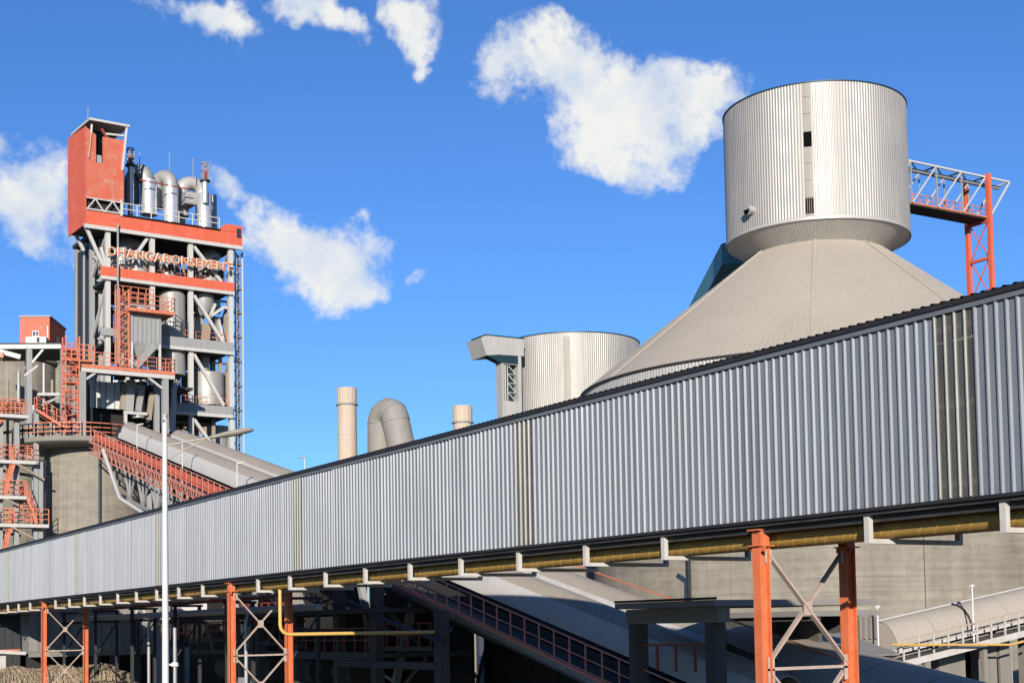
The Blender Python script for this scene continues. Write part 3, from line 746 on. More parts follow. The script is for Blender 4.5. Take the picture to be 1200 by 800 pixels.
# big riser pipes on the left flank
for u, r, o_, mt_ in ((102.5, .52, 8.4, 'vessel_grey'), (111.5, .36, 7.0, 'vessel_grey'), (119.5, .42, 6.0, 'grey_steel')):
    t = tt(u, 350, o_); q = MB(); q.cyl(TL(t, o_, 8), TL(t, o_, tz(u, 277, o_)), r, r, 16); pr_ = q.build('riser_pipe', mt_, tw, smooth=50)
for v in (328, 396):
    q = MB(); q.tube([TP(98, v+3, 9.2), TP(104, v, 7.6), TP(118, v+1, 5.5), TP(127, v+4, .6)], .13, 8); q.build('pipe_bracket', 'white_steel', tw)
# header truss railing in front of the recess, with the dark recess behind
tR0, tR1 = tt(101, 240), tt(256, 262)
zr0, zr1 = zH1+.02, zH1+1.5
q = MB(); railing(q, [TL(tt(143, 240), -.25, zr0), TL(tR1, -.25, zr0)], 1.25, 1.55, .05, 1); q.build('roof_railing', 'white_steel', tw)
q = MB(TL); q.box(tt(143, 240), tR1, -.3, 1.6, zr0-.05, zr0+.02).build('walkway', 'under_steel', tw)
# penthouse
zp0, tP1 = zr1-.1, tt(145, 190)
zW = tz(125, 161); zL = tz(101, 148); zTop2 = tz(112, 142)
q = MB(TL); q.box(tH0, tt(112.5, 200), 0, .15, zp0, tz(112, 158)).build('front_wall', 'red_clad', tw)
q = MB(); q.prism([TL(tH0, 0, tz(112, 158)), TL(tt(112.5, 200), 0, tz(112, 158)), TL(tH0, 0, zL)], E2*.15); q.build('front_wall', 'red_clad', tw)
q = MB(TL); q.box(tt(120.5, 200), tP1, 0, .15, zp0, zW).build('front_wall', 'red_clad', tw)
q = MB(TL); q.box(tt(112.5, 200), tt(120.5, 200), 0, .15, zp0, tz(116, 191)).build('front_wall', 'red_clad', tw)
q = MB(TL); q.box(tt(112.5, 200), tt(120.5, 200), .6, .7, tz(116, 192), zW).build('slot_shade', 'black', tw)  # black sheet paints the dark inside the slot
q = MB(TL); q.box(tt(113, 200), tt(120, 200), .25, .55, tz(116, 190), tz(116, 181)).build('slot_machine', 'vessel_grey', tw)
dp = 6.0
q = MB(); q.prism([TL(tH0, .15, zH1), TL(tH0, dp, zH1), TL(tH0, dp, tz(86, 163, dp)), TL(tH0, .15, zL)], E1*.15); q.build('side_wall', 'red_clad_fresh', tw)
q = MB(TL); q.box(tP1-.15, tP1, .15, dp, zp0, zW).build('side_wall', 'red_clad', tw)
q = MB(TL); q.box(tH0, tP1, dp, dp+.15, zp0, zW+1).build('rear_wall', 'red_clad', tw)
q = MB(TL); q.box(tH0+.2, tP1-.2, .5, dp, zH1+.1, zp0+.1).build('recess_shade', 'shade_steel', tw)  # solid dark box painting the shade of the open strip
q = MB(); q.hexa([TL(tt(104, 142), -.3, tz(105, 141.5)), TL(tt(151, 146), -.3, tz(105, 141.5)), TL(tt(151, 146), dp+.2, tz(105, 141.5)+.2), TL(tt(104, 142), dp+.2, tz(105, 141.5)+.2)] +
                 [p+V((0, 0, .25)) for p in (TL(tt(104, 142), -.3, tz(105, 141.5)), TL(tt(151, 146), -.3, tz(105, 141.5)), TL(tt(151, 146), dp+.2, tz(105, 141.5)+.2), TL(tt(104, 142), dp+.2, tz(105, 141.5)+.2))]); q.build('canopy_roof', 'white_steel', tw)
q = MB(TL); q.box(tH0+.9, tP1-.1, 2.5, 2.6, zW-.2, tz(105, 142)).build('canopy_shade', 'rim_teal', tw)  # dark sheet paints the shade in the open space under the canopy
tbar(107.5, 146, 106.5, 158, 0.05, .18, nm='canopy_post'); tbar(148.5, 148, 143, 200, -.05, .22, nm='canopy_post'); tbar(107, 155, 104, 185, -.1, .12, 'brace_paint')
tbar(124, 157, 147, 159.5, -.05, .2, nm='canopy_rail'); tbar(118, 150, 127, 164, .8, .25, 'rail_red', 'hoist_arm')
# truss strip below the penthouse
zs0, zs1 = zH1+.05, zp0-.05
q = MB(); n = 4; ta, tb = tH0+.1, tt(142, 236)
for k in range(n):
    t0, t1 = ta+(tb-ta)*k/n, ta+(tb-ta)*(k+1)/n
    q.bar(TL(t0, -.05, zs0 if k % 2 == 0 else zs1), TL(t1, -.05, zs1 if k % 2 == 0 else zs0), .13)
q.bar(TL(ta, -.05, zs0+.1), TL(tb, -.05, zs0+.1), .14); q.bar(TL(ta, -.05, zs1), TL(tb, -.05, zs1), .12); q.bar(TL(tb, -.05, zs0-.2), TL(tb, -.05, zs1+.3), .2)
q.build('truss_strip', 'white_steel', tw)
# right end box of the header
q = MB(); ta, tb = tt(254, 275), tH1; za = zH1; zb_ = tz(266, 262.5)
q.prism([TL(ta, -.05, za), TL(tb, -.05, za), TL(tb, -.05, zb_), TL(tt(265, 262), -.05, zb_)], E2*4); eb = q.build('end_box', 'red_clad_fresh', tw)
for v in (270.5, 276):
    q = MB(TL); t, z = tl(279.5, v); q.box(t-.25, t+.25, -.12, -.06, z-.22, z+.22).build('vent_window', 'window_glass', eb)

# roof cyclones, goosenecks, vent stacks
def vcyl(u0, u1, v0, v1, o, mt_, nm, dome=0, n=22, par=None, cone=0):
    """upright vessel spanning picture columns u0..u1 and rows v0 (top) to v1"""
    t0, t1 = tt(u0, (v0+v1)/2, o), tt(u1, (v0+v1)/2, o); r = abs(t1-t0)/2*.97; t = (t0+t1)/2
    za, zb_ = tz((u0+u1)/2, v1, o), tz((u0+u1)/2, v0, o)
    pr = [(.02, za), (r*(1-cone), za), (r, za+(zb_-za)*(.5 if cone else 0)), (r, zb_)]
    if dome: pr += [(r*math.cos(a), zb_+dome*r*math.sin(a)) for a in (.4, .8, 1.15, 1.4)]
    pr.append((.02, pr[-1][1]+.02))
    c = TL(t, o, 0); q = MB(); q.lathe((c.x, c.y, 0), pr, n); return q.build(nm, mt_, par or tw, smooth=40), t, r
def vgoose(u, o, v_top, v_bot, r, rb, mt_='vessel_grey', side=1, nm='gooseneck'):
    t, zt_ = tl(u, v_top, o); zb_ = tz(u, v_bot, o); pts = [TL(t, o, zb_)]
    for k in range(9):
        a = math.pi*k/8; pts.append(TL(t-side*(rb-rb*math.cos(a))*.5, o+(rb-rb*math.cos(a))*.87, zt_-r-rb+rb*math.sin(a)))
    pts.append(TL(t-side*rb, o+2*rb*.87, zb_-2)); q = MB(); q.tube(pts, r, 16); return q.build(nm, mt_, tw, smooth=40)
roofo = 5.0
vcyl(164.5, 184, 212, 252, roofo, 'silver', 'roof_cyclone'); vgoose(171, roofo, 191, 214, .85, 1.0, 'vessel_grey', 1)
vcyl(191.5, 209, 219, 262, roofo, 'silver', 'roof_cyclone'); vgoose(200, roofo, 198, 221, .85, 1.0, 'vessel_grey', 1)
vcyl(208.5, 217, 222, 262, roofo+2.5, 'vessel_grey', 'roof_duct')
vcyl(231, 248, 229, 272, roofo-1, 'silver', 'roof_cyclone', .3); vcyl(246, 254, 229, 276, roofo+2, 'vessel_grey', 'roof_duct')
pts = []; tA, tB = tt(213, 225, roofo+2), tt(237, 225, roofo+2); zA = tz(225, 207, roofo+2)
for k in range(11):
    a = math.pi*k/10; rr = (tB-tA)/2; pts.append(TL((tA+tB)/2-rr*math.cos(a), roofo+2, zA-.8-rr*.9+rr*.9*math.sin(a)))
q = MB(); q.tube([pts[0]-V((0, 0, 3))]+pts+[pts[-1]-V((0, 0, 3))], .8, 16); q.build('arched_duct', 'galvanised_dusty', tw, smooth=40)
q = MB(TL); t0, z1_ = tl(217, 224, roofo-.5); t1, z0_ = tl(230, 240, roofo-.5); q.box(t0, t1, roofo-.5, roofo+1.5, z0_, z1_); lv = q.build('louvre_box', 'vessel_grey', tw)
for k in range(7):
    z = z0_+.15+(z1_-z0_-.3)*k/7; q = MB(TL); q.box(t0+.1, t1-.1, roofo-.6, roofo-.45, z, z+.09).build('louvre_slat', 'white_steel', lv)
q = MB(TL); q.box(tt(158, 225), tt(166, 225), roofo+.5, roofo+2.5, tz(160, 250, roofo), tz(160, 200, roofo)).build('roof_duct', 'galvanised_dusty', tw)
def vent(u0, u1, vt, vring, vb, o, vcage):
    st, t, r = vcyl(u0, u1, vring, vb, o, 'silver', 'vent_stack'); c = TL(t, o, 0); z = tz(u0, vring, o)
    q = MB(); q.lathe((c.x, c.y, 0), [(r, z-.1), (r*1.75, z-.05), (r*1.75, z+.12), (r, z+.15)], 20); q.build('ring_platform', 'dark_steel', st)
    q = MB(); q.cyl(TL(t, o, z+.1), TL(t, o, z+1.1), r*.75, r*.75, 14); q.build('stack_tip', 'rail_red', st, smooth=50)
    q = MB(); zt_ = tz(u0, vcage, o)
    for a in range(4):
        an = math.pi/4+a*math.pi/2; p = V((c.x+r*1.2*math.cos(an), c.y+r*1.2*math.sin(an), 0)); q.bar(p+V((0, 0, z)), p+V((0, 0, zt_)), .11)
    for zz_ in (zt_, (z*.4+zt_*.6)):
        q.lathe((c.x, c.y, 0), [(r*1.15, zz_-.06), (r*1.3, zz_-.06), (r*1.3, zz_+.06), (r*1.15, zz_+.06)], 12)
    q.build('cage', 'tan_pipe', st)
vent(149.5, 156.5, 0, 194, 252, roofo-1.5, 174); vent(237, 243.5, 0, 212, 238, roofo-2, 191)
for u, v0, v1 in ((163.5, 178, 195), (198.5, 178, 200), (226, 185, 208), (103, 126, 142)): tbar(u, v0, u, v1, roofo, .07, 'grey_steel', 'lightning_rod')
tbar(164, 211, 222, 222, roofo-2, .12, 'rail_red', 'roof_pipe')

# vessels inside the tower
def text_on(txt, u, v, o, size, parent, mt_):
    for k, ch in enumerate(txt): pass
vcyl(145, 175, 302, 326, 2.2, 'vessel_grey', 'cyclone', .35)
q = MB(); q.tube([TP(141, 318, 3), TP(143, 296, 3), TP(149, 285, 3.4), TP(158, 287, 4), TP(161, 300, 4.5)], .85, 14); q.build('elbow_duct', 'vessel_grey', tw, smooth=40)
cy2, t2, r2 = vcyl(184, 209, 304, 328, 2.0, 'vessel_grey', 'cyclone', .3)
cy3, t3, r3 = vcyl(226, 262, 311, 340, 2.6, 'vessel_grey', 'cyclone', .3)
q = MB(); q.tube([TP(238, 316, 3.4), TP(239, 303, 3.4), TP(244, 296, 4), TP(252, 300, 5)], .75, 14); q.build('elbow_duct', 'vessel_grey', tw, smooth=40)
vcyl(228, 250, 346, 370, 2.0, 'vessel_grey', 'cyclone_cone', 0, cone=.6)
vcyl(186, 217, 346, 440, 2.0, 'galvanised', 'calciner_vessel', .45)
vcyl(225, 262, 438, 476, 2.6, 'galvanised', 'calciner_vessel', .1); vcyl(224.5, 262.5, 455, 464, 2.6, 'vessel_grey', 'vessel_band')
vcyl(233, 245, 414, 440, 3.6, 'vessel_grey', 'cyclone_cone')
tbar(231, 378, 230, 400, 3, .7, 'vessel_grey', 'drop_pipe'); tbar(241, 380, 239, 400, 3, 1.0, 'tan_pipe', 'drop_pipe'); tbar(236, 366, 232, 380, 3, .8, 'vessel_grey', 'drop_pipe')
for u0, v0, u1, v1 in ((246, 371, 262, 360), (262, 360, 270, 362), (256, 376, 262, 400), (252, 356, 246, 371)): tbar(u0, v0, u1, v1, 1.2, .3, 'white_steel')
for u, v0, v1 in ((255, 372, 400), (264, 368, 402), (258, 420, 470), (266, 430, 474), (207, 500, 540), (216, 500, 540), (240, 500, 540), (250, 492, 540), (233, 495, 540)):
    tbar(u, v0, u, v1, 2.0, .35, 'tan_pipe', 'inner_post')
for v in (352, 372, 425, 500, 508): tbar(205, v-6, 268, v+2, 6.0, .2, 'rail_red', 'inner_rail')
vcyl(238, 268, 500, 540, 5, 'vessel_grey', 'calciner_vessel')
vcyl(140, 152, 350, 385, 4.5, 'vessel_grey', 'calciner_vessel')
# dark letters on two cyclones
def letters(txt, mk, mt_, parent, size, ext, bold=0.0, nm='letter'):
    objs = []; todo = []
    for k, ch in enumerate(txt):
        cu = bpy.data.curves.new('letter_curve', 'FONT'); cu.body = ch; cu.size = size; cu.extrude = ext; cu.offset = bold; cu.align_x = 'CENTER'; cu.resolution_u = 3
        tmp = bpy.data.objects.new('letter_tmp', cu); COL.objects.link(tmp); bpy.context.view_layer.update()
        me = bpy.data.meshes.new_from_object(tmp.evaluated_get(bpy.context.evaluated_depsgraph_get()))
        bpy.data.objects.remove(tmp)
        todo.append(me)
    xs_ = []; x = 0; gap = size*.10
    for me in todo:
        a = min(v.co.x for v in me.vertices); b = max(v.co.x for v in me.vertices)
        xs_.append((x+(b-a)/2, (a+b)/2)); x += b-a+gap
    for k, me in enumerate(todo):
        for v in me.vertices: v.co.x -= xs_[k][1]
        f = (xs_[k][0]-xs_[0][0])/max(1e-6, xs_[-1][0]-xs_[0][0])*(len(txt)-1)
        pos, ux, uz = mk(f)
        M = Matrix((ux, uz, ux.cross(uz))).transposed().to_4x4(); M.translation = pos-wloc(parent)
        me.transform(M); me.materials.clear(); me.materials.append(MATS[mt_])
        o = bpy.data.objects.new(nm, me); COL.objects.link(o); o.parent = parent; objs.append(o)
    return objs
def on_cyl(tc_, r, o, z, ang0, step):
    def mk(k):
        a = math.radians(ang0+step*k)                 # 0 = facing the front plane
        n = -E2*math.cos(a)+E1*math.sin(a); ux = E1*math.cos(a)+E2*math.sin(a)
        return TL(tc_, o, z)+n*(r+.06), ux, V((0, 0, 1))
    return mk
letters('ARN', on_cyl(t2, r2, 2.0, tz(195, 320, .9), -32, 34), 'letter_dark', tw, 1.35, .03, .03)
letters('CEM', on_cyl(t3, r3, 2.6, tz(242, 323, 1.2), -28, 26), 'letter_dark', tw, 1.35, .03, .03)
# sign letters
WORD = 'OHANGARONSEMENT'
tS0, tS1 = tt(131, 299, -.5), tt(268, 318, -.5); zS = tz(131, 299.5, -.5)
hgt = tz(131, 288, -.5)-zS; fs_ = hgt/.7
sg = thing('letter_sign', 'orange OHANGARONSEMENT letter sign with white edging across the tower', 'sign', TL((tS0+tS1)/2, -.5, zS))
mkw = lambda off: (lambda k: (TL(tS0+(tS1-tS0)*k/14, -.5+off, zS), E1.copy(), V((0, 0, 1))))
letters(WORD, mkw(0), 'letter_white', sg, fs_*.88, .05, .055, 'letter_edging')
letters(WORD, mkw(-.12), 'letter_orange', sg, fs_*.88, .05, -.004, 'letter')
q = MB(); q.bar(TL(tS0-.6, -.3, zS+hgt*.2), TL(tS1+.6, -.3, zS+hgt*.2), .1); q.bar(TL(tS0-.6, -.3, zS+hgt*.8), TL(tS1+.6, -.3, zS+hgt*.8), .1)
q.build('mounting_rail', 'white_steel', sg)
# caged mast on the right edge
q = MB(); ta, tb = tt(274, 400, 2), tt(282, 400, 2); zz0, zz1 = 2, zH0-.3
for t in (ta, tb):
    for o_ in (1.4, 2.6): q.bar(TL(t, o_, zz0), TL(t, o_, zz1), .16)
q.build('ladder_mast', 'white_steel', tw)
z = zz0; k = 0
q = MB(); q2 = MB()
while z < zz1-1.4:
    q.bar(TL(ta, 1.4, z), TL(tb, 1.4, z+1.4), .08); q.bar(TL(tb, 1.4, z), TL(ta, 1.4, z+1.4), .08); q.bar(TL(ta, 1.4, z), TL(tb, 1.4, z), .08)
    q.bar(TL(ta, 2.6, z), TL(tb, 2.6, z+1.4), .08)
    if k % 2 == 0: q2.box(0, 0, 0, 0, 0, 0) if False else q2.bar(TL(ta-.7, 1.6, z), TL(tb, 1.6, z), .2)
    z += 1.4; k += 1
struct(q.build('mast_lacing', 'grey_steel', tw), 'stuff'); struct(q2.build('mast_tie', 'dark_steel', tw), 'stuff')
# thin lightning mast before the left column
tbar(138, 262, 138, 425, -.4, .16, 'grey_steel', 'thin_mast')

# filter unit with red platform
fo = -2.6
t0, t1 = tt(153, 380, fo), tt(189, 380, fo); za, zb_ = tz(170, 402, fo), tz(170, 367, fo)
q = MB(TL); q.box(t0, t1, fo, .6, za, zb_).build('filter_box', 'vessel_grey', tw)
for k in range(7):
    t = t0+(t1-t0)*(k+.5)/7; q = MB(TL); q.box(t-.05, t+.05, fo-.08, fo, za+.1, zb_-.1).build('filter_rib', 'grey_steel', tw)
tm = (t0+t1)/2; zc = tz(170, 424, fo)
q = MB(); top = [TL(t0, fo, za), TL(t1, fo, za), TL(t1, .4, za), TL(t0, .4, za)]
bot = [TL(tm-.4, fo+1, zc), TL(tm+.4, fo+1, zc), TL(tm+.4, fo+1.8, zc), TL(tm-.4, fo+1.8, zc)]
q.hexa(bot+top).build('hopper', 'vessel_grey', tw)
for t in (t0+.15, t1-.15):
    q = MB(); q.bar(TL(t, fo+.1, tz(170, 432, fo)), TL(t, fo+.1, za), .25).build('filter_leg', 'white_steel', tw)
tbar(180, 405, 158, 430, fo-.2, .7, 'vessel_grey', 'screw_tube')
tP0, tPb = tt(152, 362, fo-1), tt(205, 366, fo-1); zP = tz(155, 360, fo-1)
q = MB(TL); q.box(tP0, tPb, fo-1, .3, zP-.35, zP).build('filter_platform', 'rail_orange', tw)
q = MB(); railing(q, [TL(tP0, fo-.95, zP), TL(tPb, fo-.95, zP), TL(tPb, .2, zP)], 1.5, .9, .036, 2); q.build('railing', 'rail_orange', tw)
q = MB(); zlo, zhi = tz(140, 428, fo), tz(140, 338, fo); ta, tb = tt(139, 380, fo), tt(150, 380, fo)
for t in (ta, tb):
    for o_ in (fo-.2, fo+1.0): q.bar(TL(t, o_, zlo), TL(t, o_, zhi), .16)
z = zlo
while z < zhi-.8:
    for o_ in (fo-.2, fo+1.0): q.bar(TL(ta, o_, z), TL(tb, o_, z), .09)
    q.bar(TL(ta, fo-.2, z), TL(tb, fo-.2, z+.8), .07); z += .8
struct(q.build('ladder_cage', 'rail_orange', tw), 'stuff')
q = MB(); railing(q, [TL(tt(135, 345, fo), fo, tz(140, 352, fo)), TL(tt(180, 350, fo), fo, tz(140, 352, fo))], 1.6, .9, .036, 2); q.build('railing', 'rail_orange', tw)
# main platform with railing on legs, before the tower
po = -7.0
tA, tB = tt(96, 430, po), tt(205, 442, po); zq_ = tz(97, 426.5, po)
q = MB(TL); q.box(tA, tB, po, po+.12, zq_-.32, zq_+.05).build('platform_edge', 'rail_orange', tw)
q = MB(TL); q.box(tA, tB, po+.13, -3.4, zq_-.3, zq_-.05).build('platform_deck', 'under_steel', tw)
q = MB(TL); q.box(tA, tB, po+.02, po+.3, zq_-.75, zq_-.34).build('platform_beam', 'white_steel', tw)
q = MB(); railing(q, [TL(tA, -3.4, zq_), TL(tA, po+.06, zq_), TL(tB, po+.06, zq_), TL(tB, -3.4, zq_)], 1.35, 1.0, .034, 2); q.build('railing', 'rail_orange', tw)
for u in (96.5, 193.5):
    t = tt(u, 460, po+.3); q = MB(); q.bar(TL(t, po+.35, 0), TL(t, po+.35, zq_-.76), .6, .55, up=E2).build('platform_leg', 'grey_steel', tw)
    q = MB(); q.bar(TL(t+.2, -3.6, 0), TL(t+.2, -3.6, zq_-.4), .5, .5, up=E2).build('platform_leg', 'grey_steel', tw)
tbar(99, 445, 116, 434, po+.3, .22); tbar(190, 455, 173, 442, po+.3, .22)
# machinery under the platform
q = MB(TL); q.box(tt(106, 455, -2), tt(141, 455, -2), -2, -1.8, tz(120, 478, -2), tz(120, 447, -2)).build('machine_panel', 'white_panel', tw)
for u in (111, 117.5, 124, 134): 
    q = MB(TL); t = tt(u, 460, -2); q.box(t-.05, t+.05, -2.06, -2.0, tz(120, 478, -2), tz(120, 447, -2)).build('panel_seam', 'grey_steel', tw)
tbar(153, 446, 150, 482, -3, .85, 'vessel_grey', 'drop_pipe'); tbar(146, 450, 143, 480, -3, .5, 'tan_pipe', 'drop_pipe'); tbar(166, 452, 161, 482, -3, .6, 'vessel_grey', 'drop_pipe'); tbar(178, 460, 174, 492, -3.5, .5, 'tan_pipe', 'drop_pipe')
tbar(186, 455, 184, 500, -2.5, .8, 'vessel_grey', 'drop_pipe'); tbar(208, 445, 204, 455, -4, .5, 'vessel_grey', 'drop_pipe'); tbar(204, 455, 202, 505, -4, .5, 'vessel_grey', 'drop_pipe')
tbar(145, 483, 172, 485, -4, .3, 'white_steel', 'beam'); tbar(147, 485, 147, 497, -4, .3, 'white_steel', 'beam')
q = MB(TL); q.box(tt(204, 455, -3), tt(222, 455, -3), -4, -.2, tz(212, 458, -3), tz(212, 455, -3)).build('side_landing', 'dark_steel', tw)
q = MB(TL); q.box(tt(104, 470, -1), tt(190, 470, -1), -.9, -.8, 14, zq_-1).build('machine_back', 'shade_steel', tw)
vcyl(154, 170, 455, 490, -2, 'vessel_grey', 'drop_vessel'); vcyl(170, 182, 452, 500, -1.7, 'dark_steel', 'drop_vessel')

# ------------------------------------------------------------------ inclined twin conveyor from the tower
CX, CS = 31.8, .2432
KY = CX/35.2
def zc(y): return 5.511+CS*(y-57.47)
def CP(x, y, dz=0): return V((x, y, zc(y)+dz))
CY0, CY1 = 37.0, 122.5
cv = thing('inclined_conveyor', 'twin vaulted conveyor with orange walkway sloping down from the preheater tower', 'conveyor', (CX+4, 82, 0))
SH = 3.5
def vault_panel(name, xc, hw, hh_, base, y0, length, mt_, parent, ov=.0, d0=0, d1=180):
    mb = MB(); n = 14; vs = []; fs = []
    for j, y in enumerate((0, length)):
        for th in (0, -.05):
            for i in range(n+1):
                a = math.radians(d0+(d1-d0)*i/n); vs.append((xc-(hw+th+ov)*math.cos(a), y0+y, zc(y0+y)+base+(hh_+th+ov)*math.sin(a)))
    k = n+1
    for i in range(n):
        fs += [(i, i+1, 2*k+i+1, 2*k+i), (k+i+1, k+i, 3*k+i, 3*k+i+1), (i+1, i, k+i, k+i+1), (2*k+i, 2*k+i+1, 3*k+i+1, 3*k+i)]
    mb.add(vs, fs); return mb.build(name, mt_, parent, smooth=40)
HEADS = (118.8, 114.5)
for xc, yend in ((CX+2.5, HEADS[0]), (CX+5.3, HEADS[1])):
    y = yend-SH; src = None; srcb = None; sy = 0
    while y > CY0:
        if src is None:
            src = vault_panel('cover_panel', xc, 1.1, 1.8, .45, y, SH-.02, 'vault_cover', cv, 0, 48, 180)
            srcb = vault_panel('side_panel', xc, 1.14, 1.78, .45, y, SH-.02, 'vault_side', cv, 0, 14, 51); sy = y
        else:
            d = y-sy
            share(src, 'cover_panel', cv, (0, d, d*CS)); share(srcb, 'side_panel', cv, (0, d, d*CS))
        y -= SH
    q = MB(); q.bar(CP(xc-1.1, CY0, .25), CP(xc-1.1, yend, .25), .06, .5).build('skirt', 'dark_steel', cv)
    q = MB(); q.bar(CP(xc, CY0, -.12), CP(xc, yend, -.12), 2.5, .12).build('belt_pan', 'under_steel', cv)
    q = MB(); q.cyl(CP(xc-1.0, yend+.3, 1.1), CP(xc+1.0, yend+.3, 1.1), .7, .7, 18); q.build('head_drum', 'dark_steel', cv, smooth=40)
# walkways, girders
q = MB(); q.bar(CP(CX+.6, CY0, 0), CP(CX+.6, CY1, 0), 1.15, .06).build('walkway', 'under_steel', cv)
q = MB(); q.bar(CP(CX+3.9, CY0, 0), CP(CX+3.9, CY1, 0), .4, .06).build('walkway', 'under_steel', cv)
for x in (CX+1.3, CX+3.6, CX+4.2, CX+6.5):
    q = MB(); q.ibar(CP(x, CY0, -.55), CP(x, CY1, -.55), .3, .7).build('girder', 'grey_steel', cv)
q = MB(); q.bar(CP(CX+3.9, 56, -.98), CP(CX+3.9, CY1, -.98), 5.6, .06).build('underside_sheet', 'under_steel', cv)
for x in (CX, CX+6.8):
    q = MB(); q.bar(CP(x, CY0, 0), CP(x, CY1, 0), .1, .12).build('deck_edge', 'rail_pink', cv)
# railing: posts are parts, rails are long bars
post = MB(); post.bar(CP(CX, 45), CP(CX, 45, 1.2), .055); pm = post.build('railing_post', 'rail_pink', cv)
y = 45+1.15
while y < CY1: share(pm, 'railing_post', cv, (0, y-45, (y-45)*CS)); y += 1.15
for dz, hh_ in ((1.2, .055), (.62, .04), (.12, .04)):
    q = MB(); q.bar(CP(CX, CY0, dz), CP(CX, CY1, dz), .05, hh_).build('handrail', 'rail_pink', cv)
# perforated guard panels on the upper part
pan = MB(); pan.hexa([CP(CX+.06, 80, .32), CP(CX+.08, 80, .32), CP(CX+.08, 80.8, .32), CP(CX+.06, 80.8, .32), CP(CX+.06, 80, .98), CP(CX+.08, 80, .98), CP(CX+.08, 80.8, .98), CP(CX+.06, 80.8, .98)])
pn = pan.build('guard_panel', 'red_clad_fresh', cv); y = 80+1.15
while y < CY1-2: share(pn, 'guard_panel', cv, (0, y-80, (y-80)*CS)); y += 1.15
# lattice side girder below the walkway
q = MB(); y = 76
q.bar(CP(CX, 72, -.95), CP(CX, CY1, -.95), .10, .10)
while y < CY1-1.2:
    q.bar(CP(CX, y, -.9), CP(CX, y+.6, -.05), .05); q.bar(CP(CX, y+.6, -.05), CP(CX, y+1.2, -.9), .05); q.bar(CP(CX, y, -.9), CP(CX, y, -.05), .045); y += 1.2
q.bar(CP(CX, 72, -.5), CP(CX, CY1, -.5), .05); struct(q.build('side_lattice', 'rail_pink', cv), 'stuff')
q = MB(); railing(q, [CP(CX+6.8, CY0), CP(CX+6.8, CY1)], 1.1, 2.0, .035, 1); q.build('far_railing', 'rail_orange', cv)
q = MB(); q.bar(CP(CX+5.5, CY0, 2.62), CP(CX+5.5, 82, 2.62), .06); q.build('ridge_rail', 'rail_orange', cv)
for y in (72, 87, 98, 109):
    q = MB(); q.cyl(CP(CX+.15, y), CP(CX+.15, y, 3.0), .045, .04, 8); q.bar(CP(CX+.15, y, 3.0), CP(CX+.6, y-.1, 3.1), .12, .08); q.build('lamp_pole', 'white_steel', cv)
for y in (70, 81, 92):
    q = MB(); q.cyl(CP(CX+6.9, y), CP(CX+6.9, y, 3.0), .045, .04, 8); q.bar(CP(CX+6.9, y, 3.0), CP(CX+6.5, y-.1, 3.1), .12, .08); q.build('lamp_pole', 'white_steel', cv)
# trestles of the conveyor: raking legs joined by cross bracing
for y in (68, 89, 107):
    for x in (CX+1.3, CX+6.4):
        for dy in (-3.2, 3.2):
            q = MB(); q.bar((x, y, 0), CP(x, y+dy, -.95), .34).build('raking_leg', 'grey_steel', cv)
        for f_ in (.35, .7):
            q = MB(); a_ = V((x, y, 0)).lerp(CP(x, y-3.2, -.95), f_); b_ = V((x, y, 0)).lerp(CP(x, y+3.2, -.95), f_); q.bar(a_, b_, .16).build('tie', 'grey_steel', cv)
    q = MB(); q.bar(CP(CX+1.3, y, -1.1), CP(CX+6.4, y, -1.1), .3, .4).build('cross_beam', 'grey_steel', cv)
    for s_ in (0, 1):
        q = MB(); q.bar((CX+(1.3 if s_ else 6.4), y, 1), (CX+(6.4 if s_ else 1.3), y, zc(y)-2), .16).build('cross_brace', 'grey_steel', cv)
q = MB()                                                       # deep truss hanging below the head part
for k in range(9):
    y = 87+k*3.6
    q.bar(CP(CX+1.0, y, -1.0), CP(CX+1.0, y+1.8, -3.6), .16); q.bar(CP(CX+1.0, y+1.8, -3.6), CP(CX+1.0, y+3.6, -1.0), .16); q.bar(CP(CX+1.0, y+1.8, -3.6), CP(CX+1.0, y+1.8, -1.0), .12)
q.bar(CP(CX+1.0, 87, -3.6), CP(CX+1.0, 119, -3.6), .2); q.build('under_truss', 'grey_steel', cv)
w0, w1, w2, w3 = [atX(u, v, CX-.2) for u, v in ((121, 527), (141, 584), (170, 602), (300, 665))]
q = MB(); q.tube([w0, w1, w2, w3], .17, 8); q.build('drain_pipe', 'white_steel', cv, smooth=60)

# ------------------------------------------------------------------ silos and stairs at the foot of the tower
cs = atD(112, 560, 128); r_s = 4.4
zs_ = atD(112, 524, 124).z
s1 = thing('concrete_silo', 'plain round concrete silo under the conveyor head, board marked', 'silo', (cs.x, cs.y, 0))
q = MB(); q.lathe((cs.x, cs.y, 0), [(r_s, -.3), (r_s, zs_), (.02, zs_)], 72); q.build('silo_wall', 'cast_concrete_silo', s1, smooth=30)
q = MB(); q.lathe((cs.x-1.3, cs.y, 0), [(.02, zs_+.02), (r_s+.9, zs_+.02), (r_s+1.5, zs_+.35), (r_s+1.5, zs_+.75), (.02, zs_+.75)], 64); q.build('roof_slab', 'concrete', s1, smooth=30)
q = MB(); pts = []
for k in range(20):
    a = math.radians(150+k*8.2); pts.append(V((cs.x-1.3+(r_s+1.4)*math.cos(a), cs.y+(r_s+1.4)*math.sin(a), zs_+.76)))
railing(q, pts, 1.15, .9, .045, 2); q.build('roof_railing', 'rail_orange', s1)
a = math.radians(232); p = V((cs.x+(r_s+.12)*math.cos(a), cs.y+(r_s+.12)*math.sin(a), 0))
p = atD(117, 560, 123.8); q = MB(); q.cyl((p.x, p.y, 0), (p.x, p.y, zs_), .12, .12, 8); q.build('downpipe', 'rim_teal', s1, smooth=50)
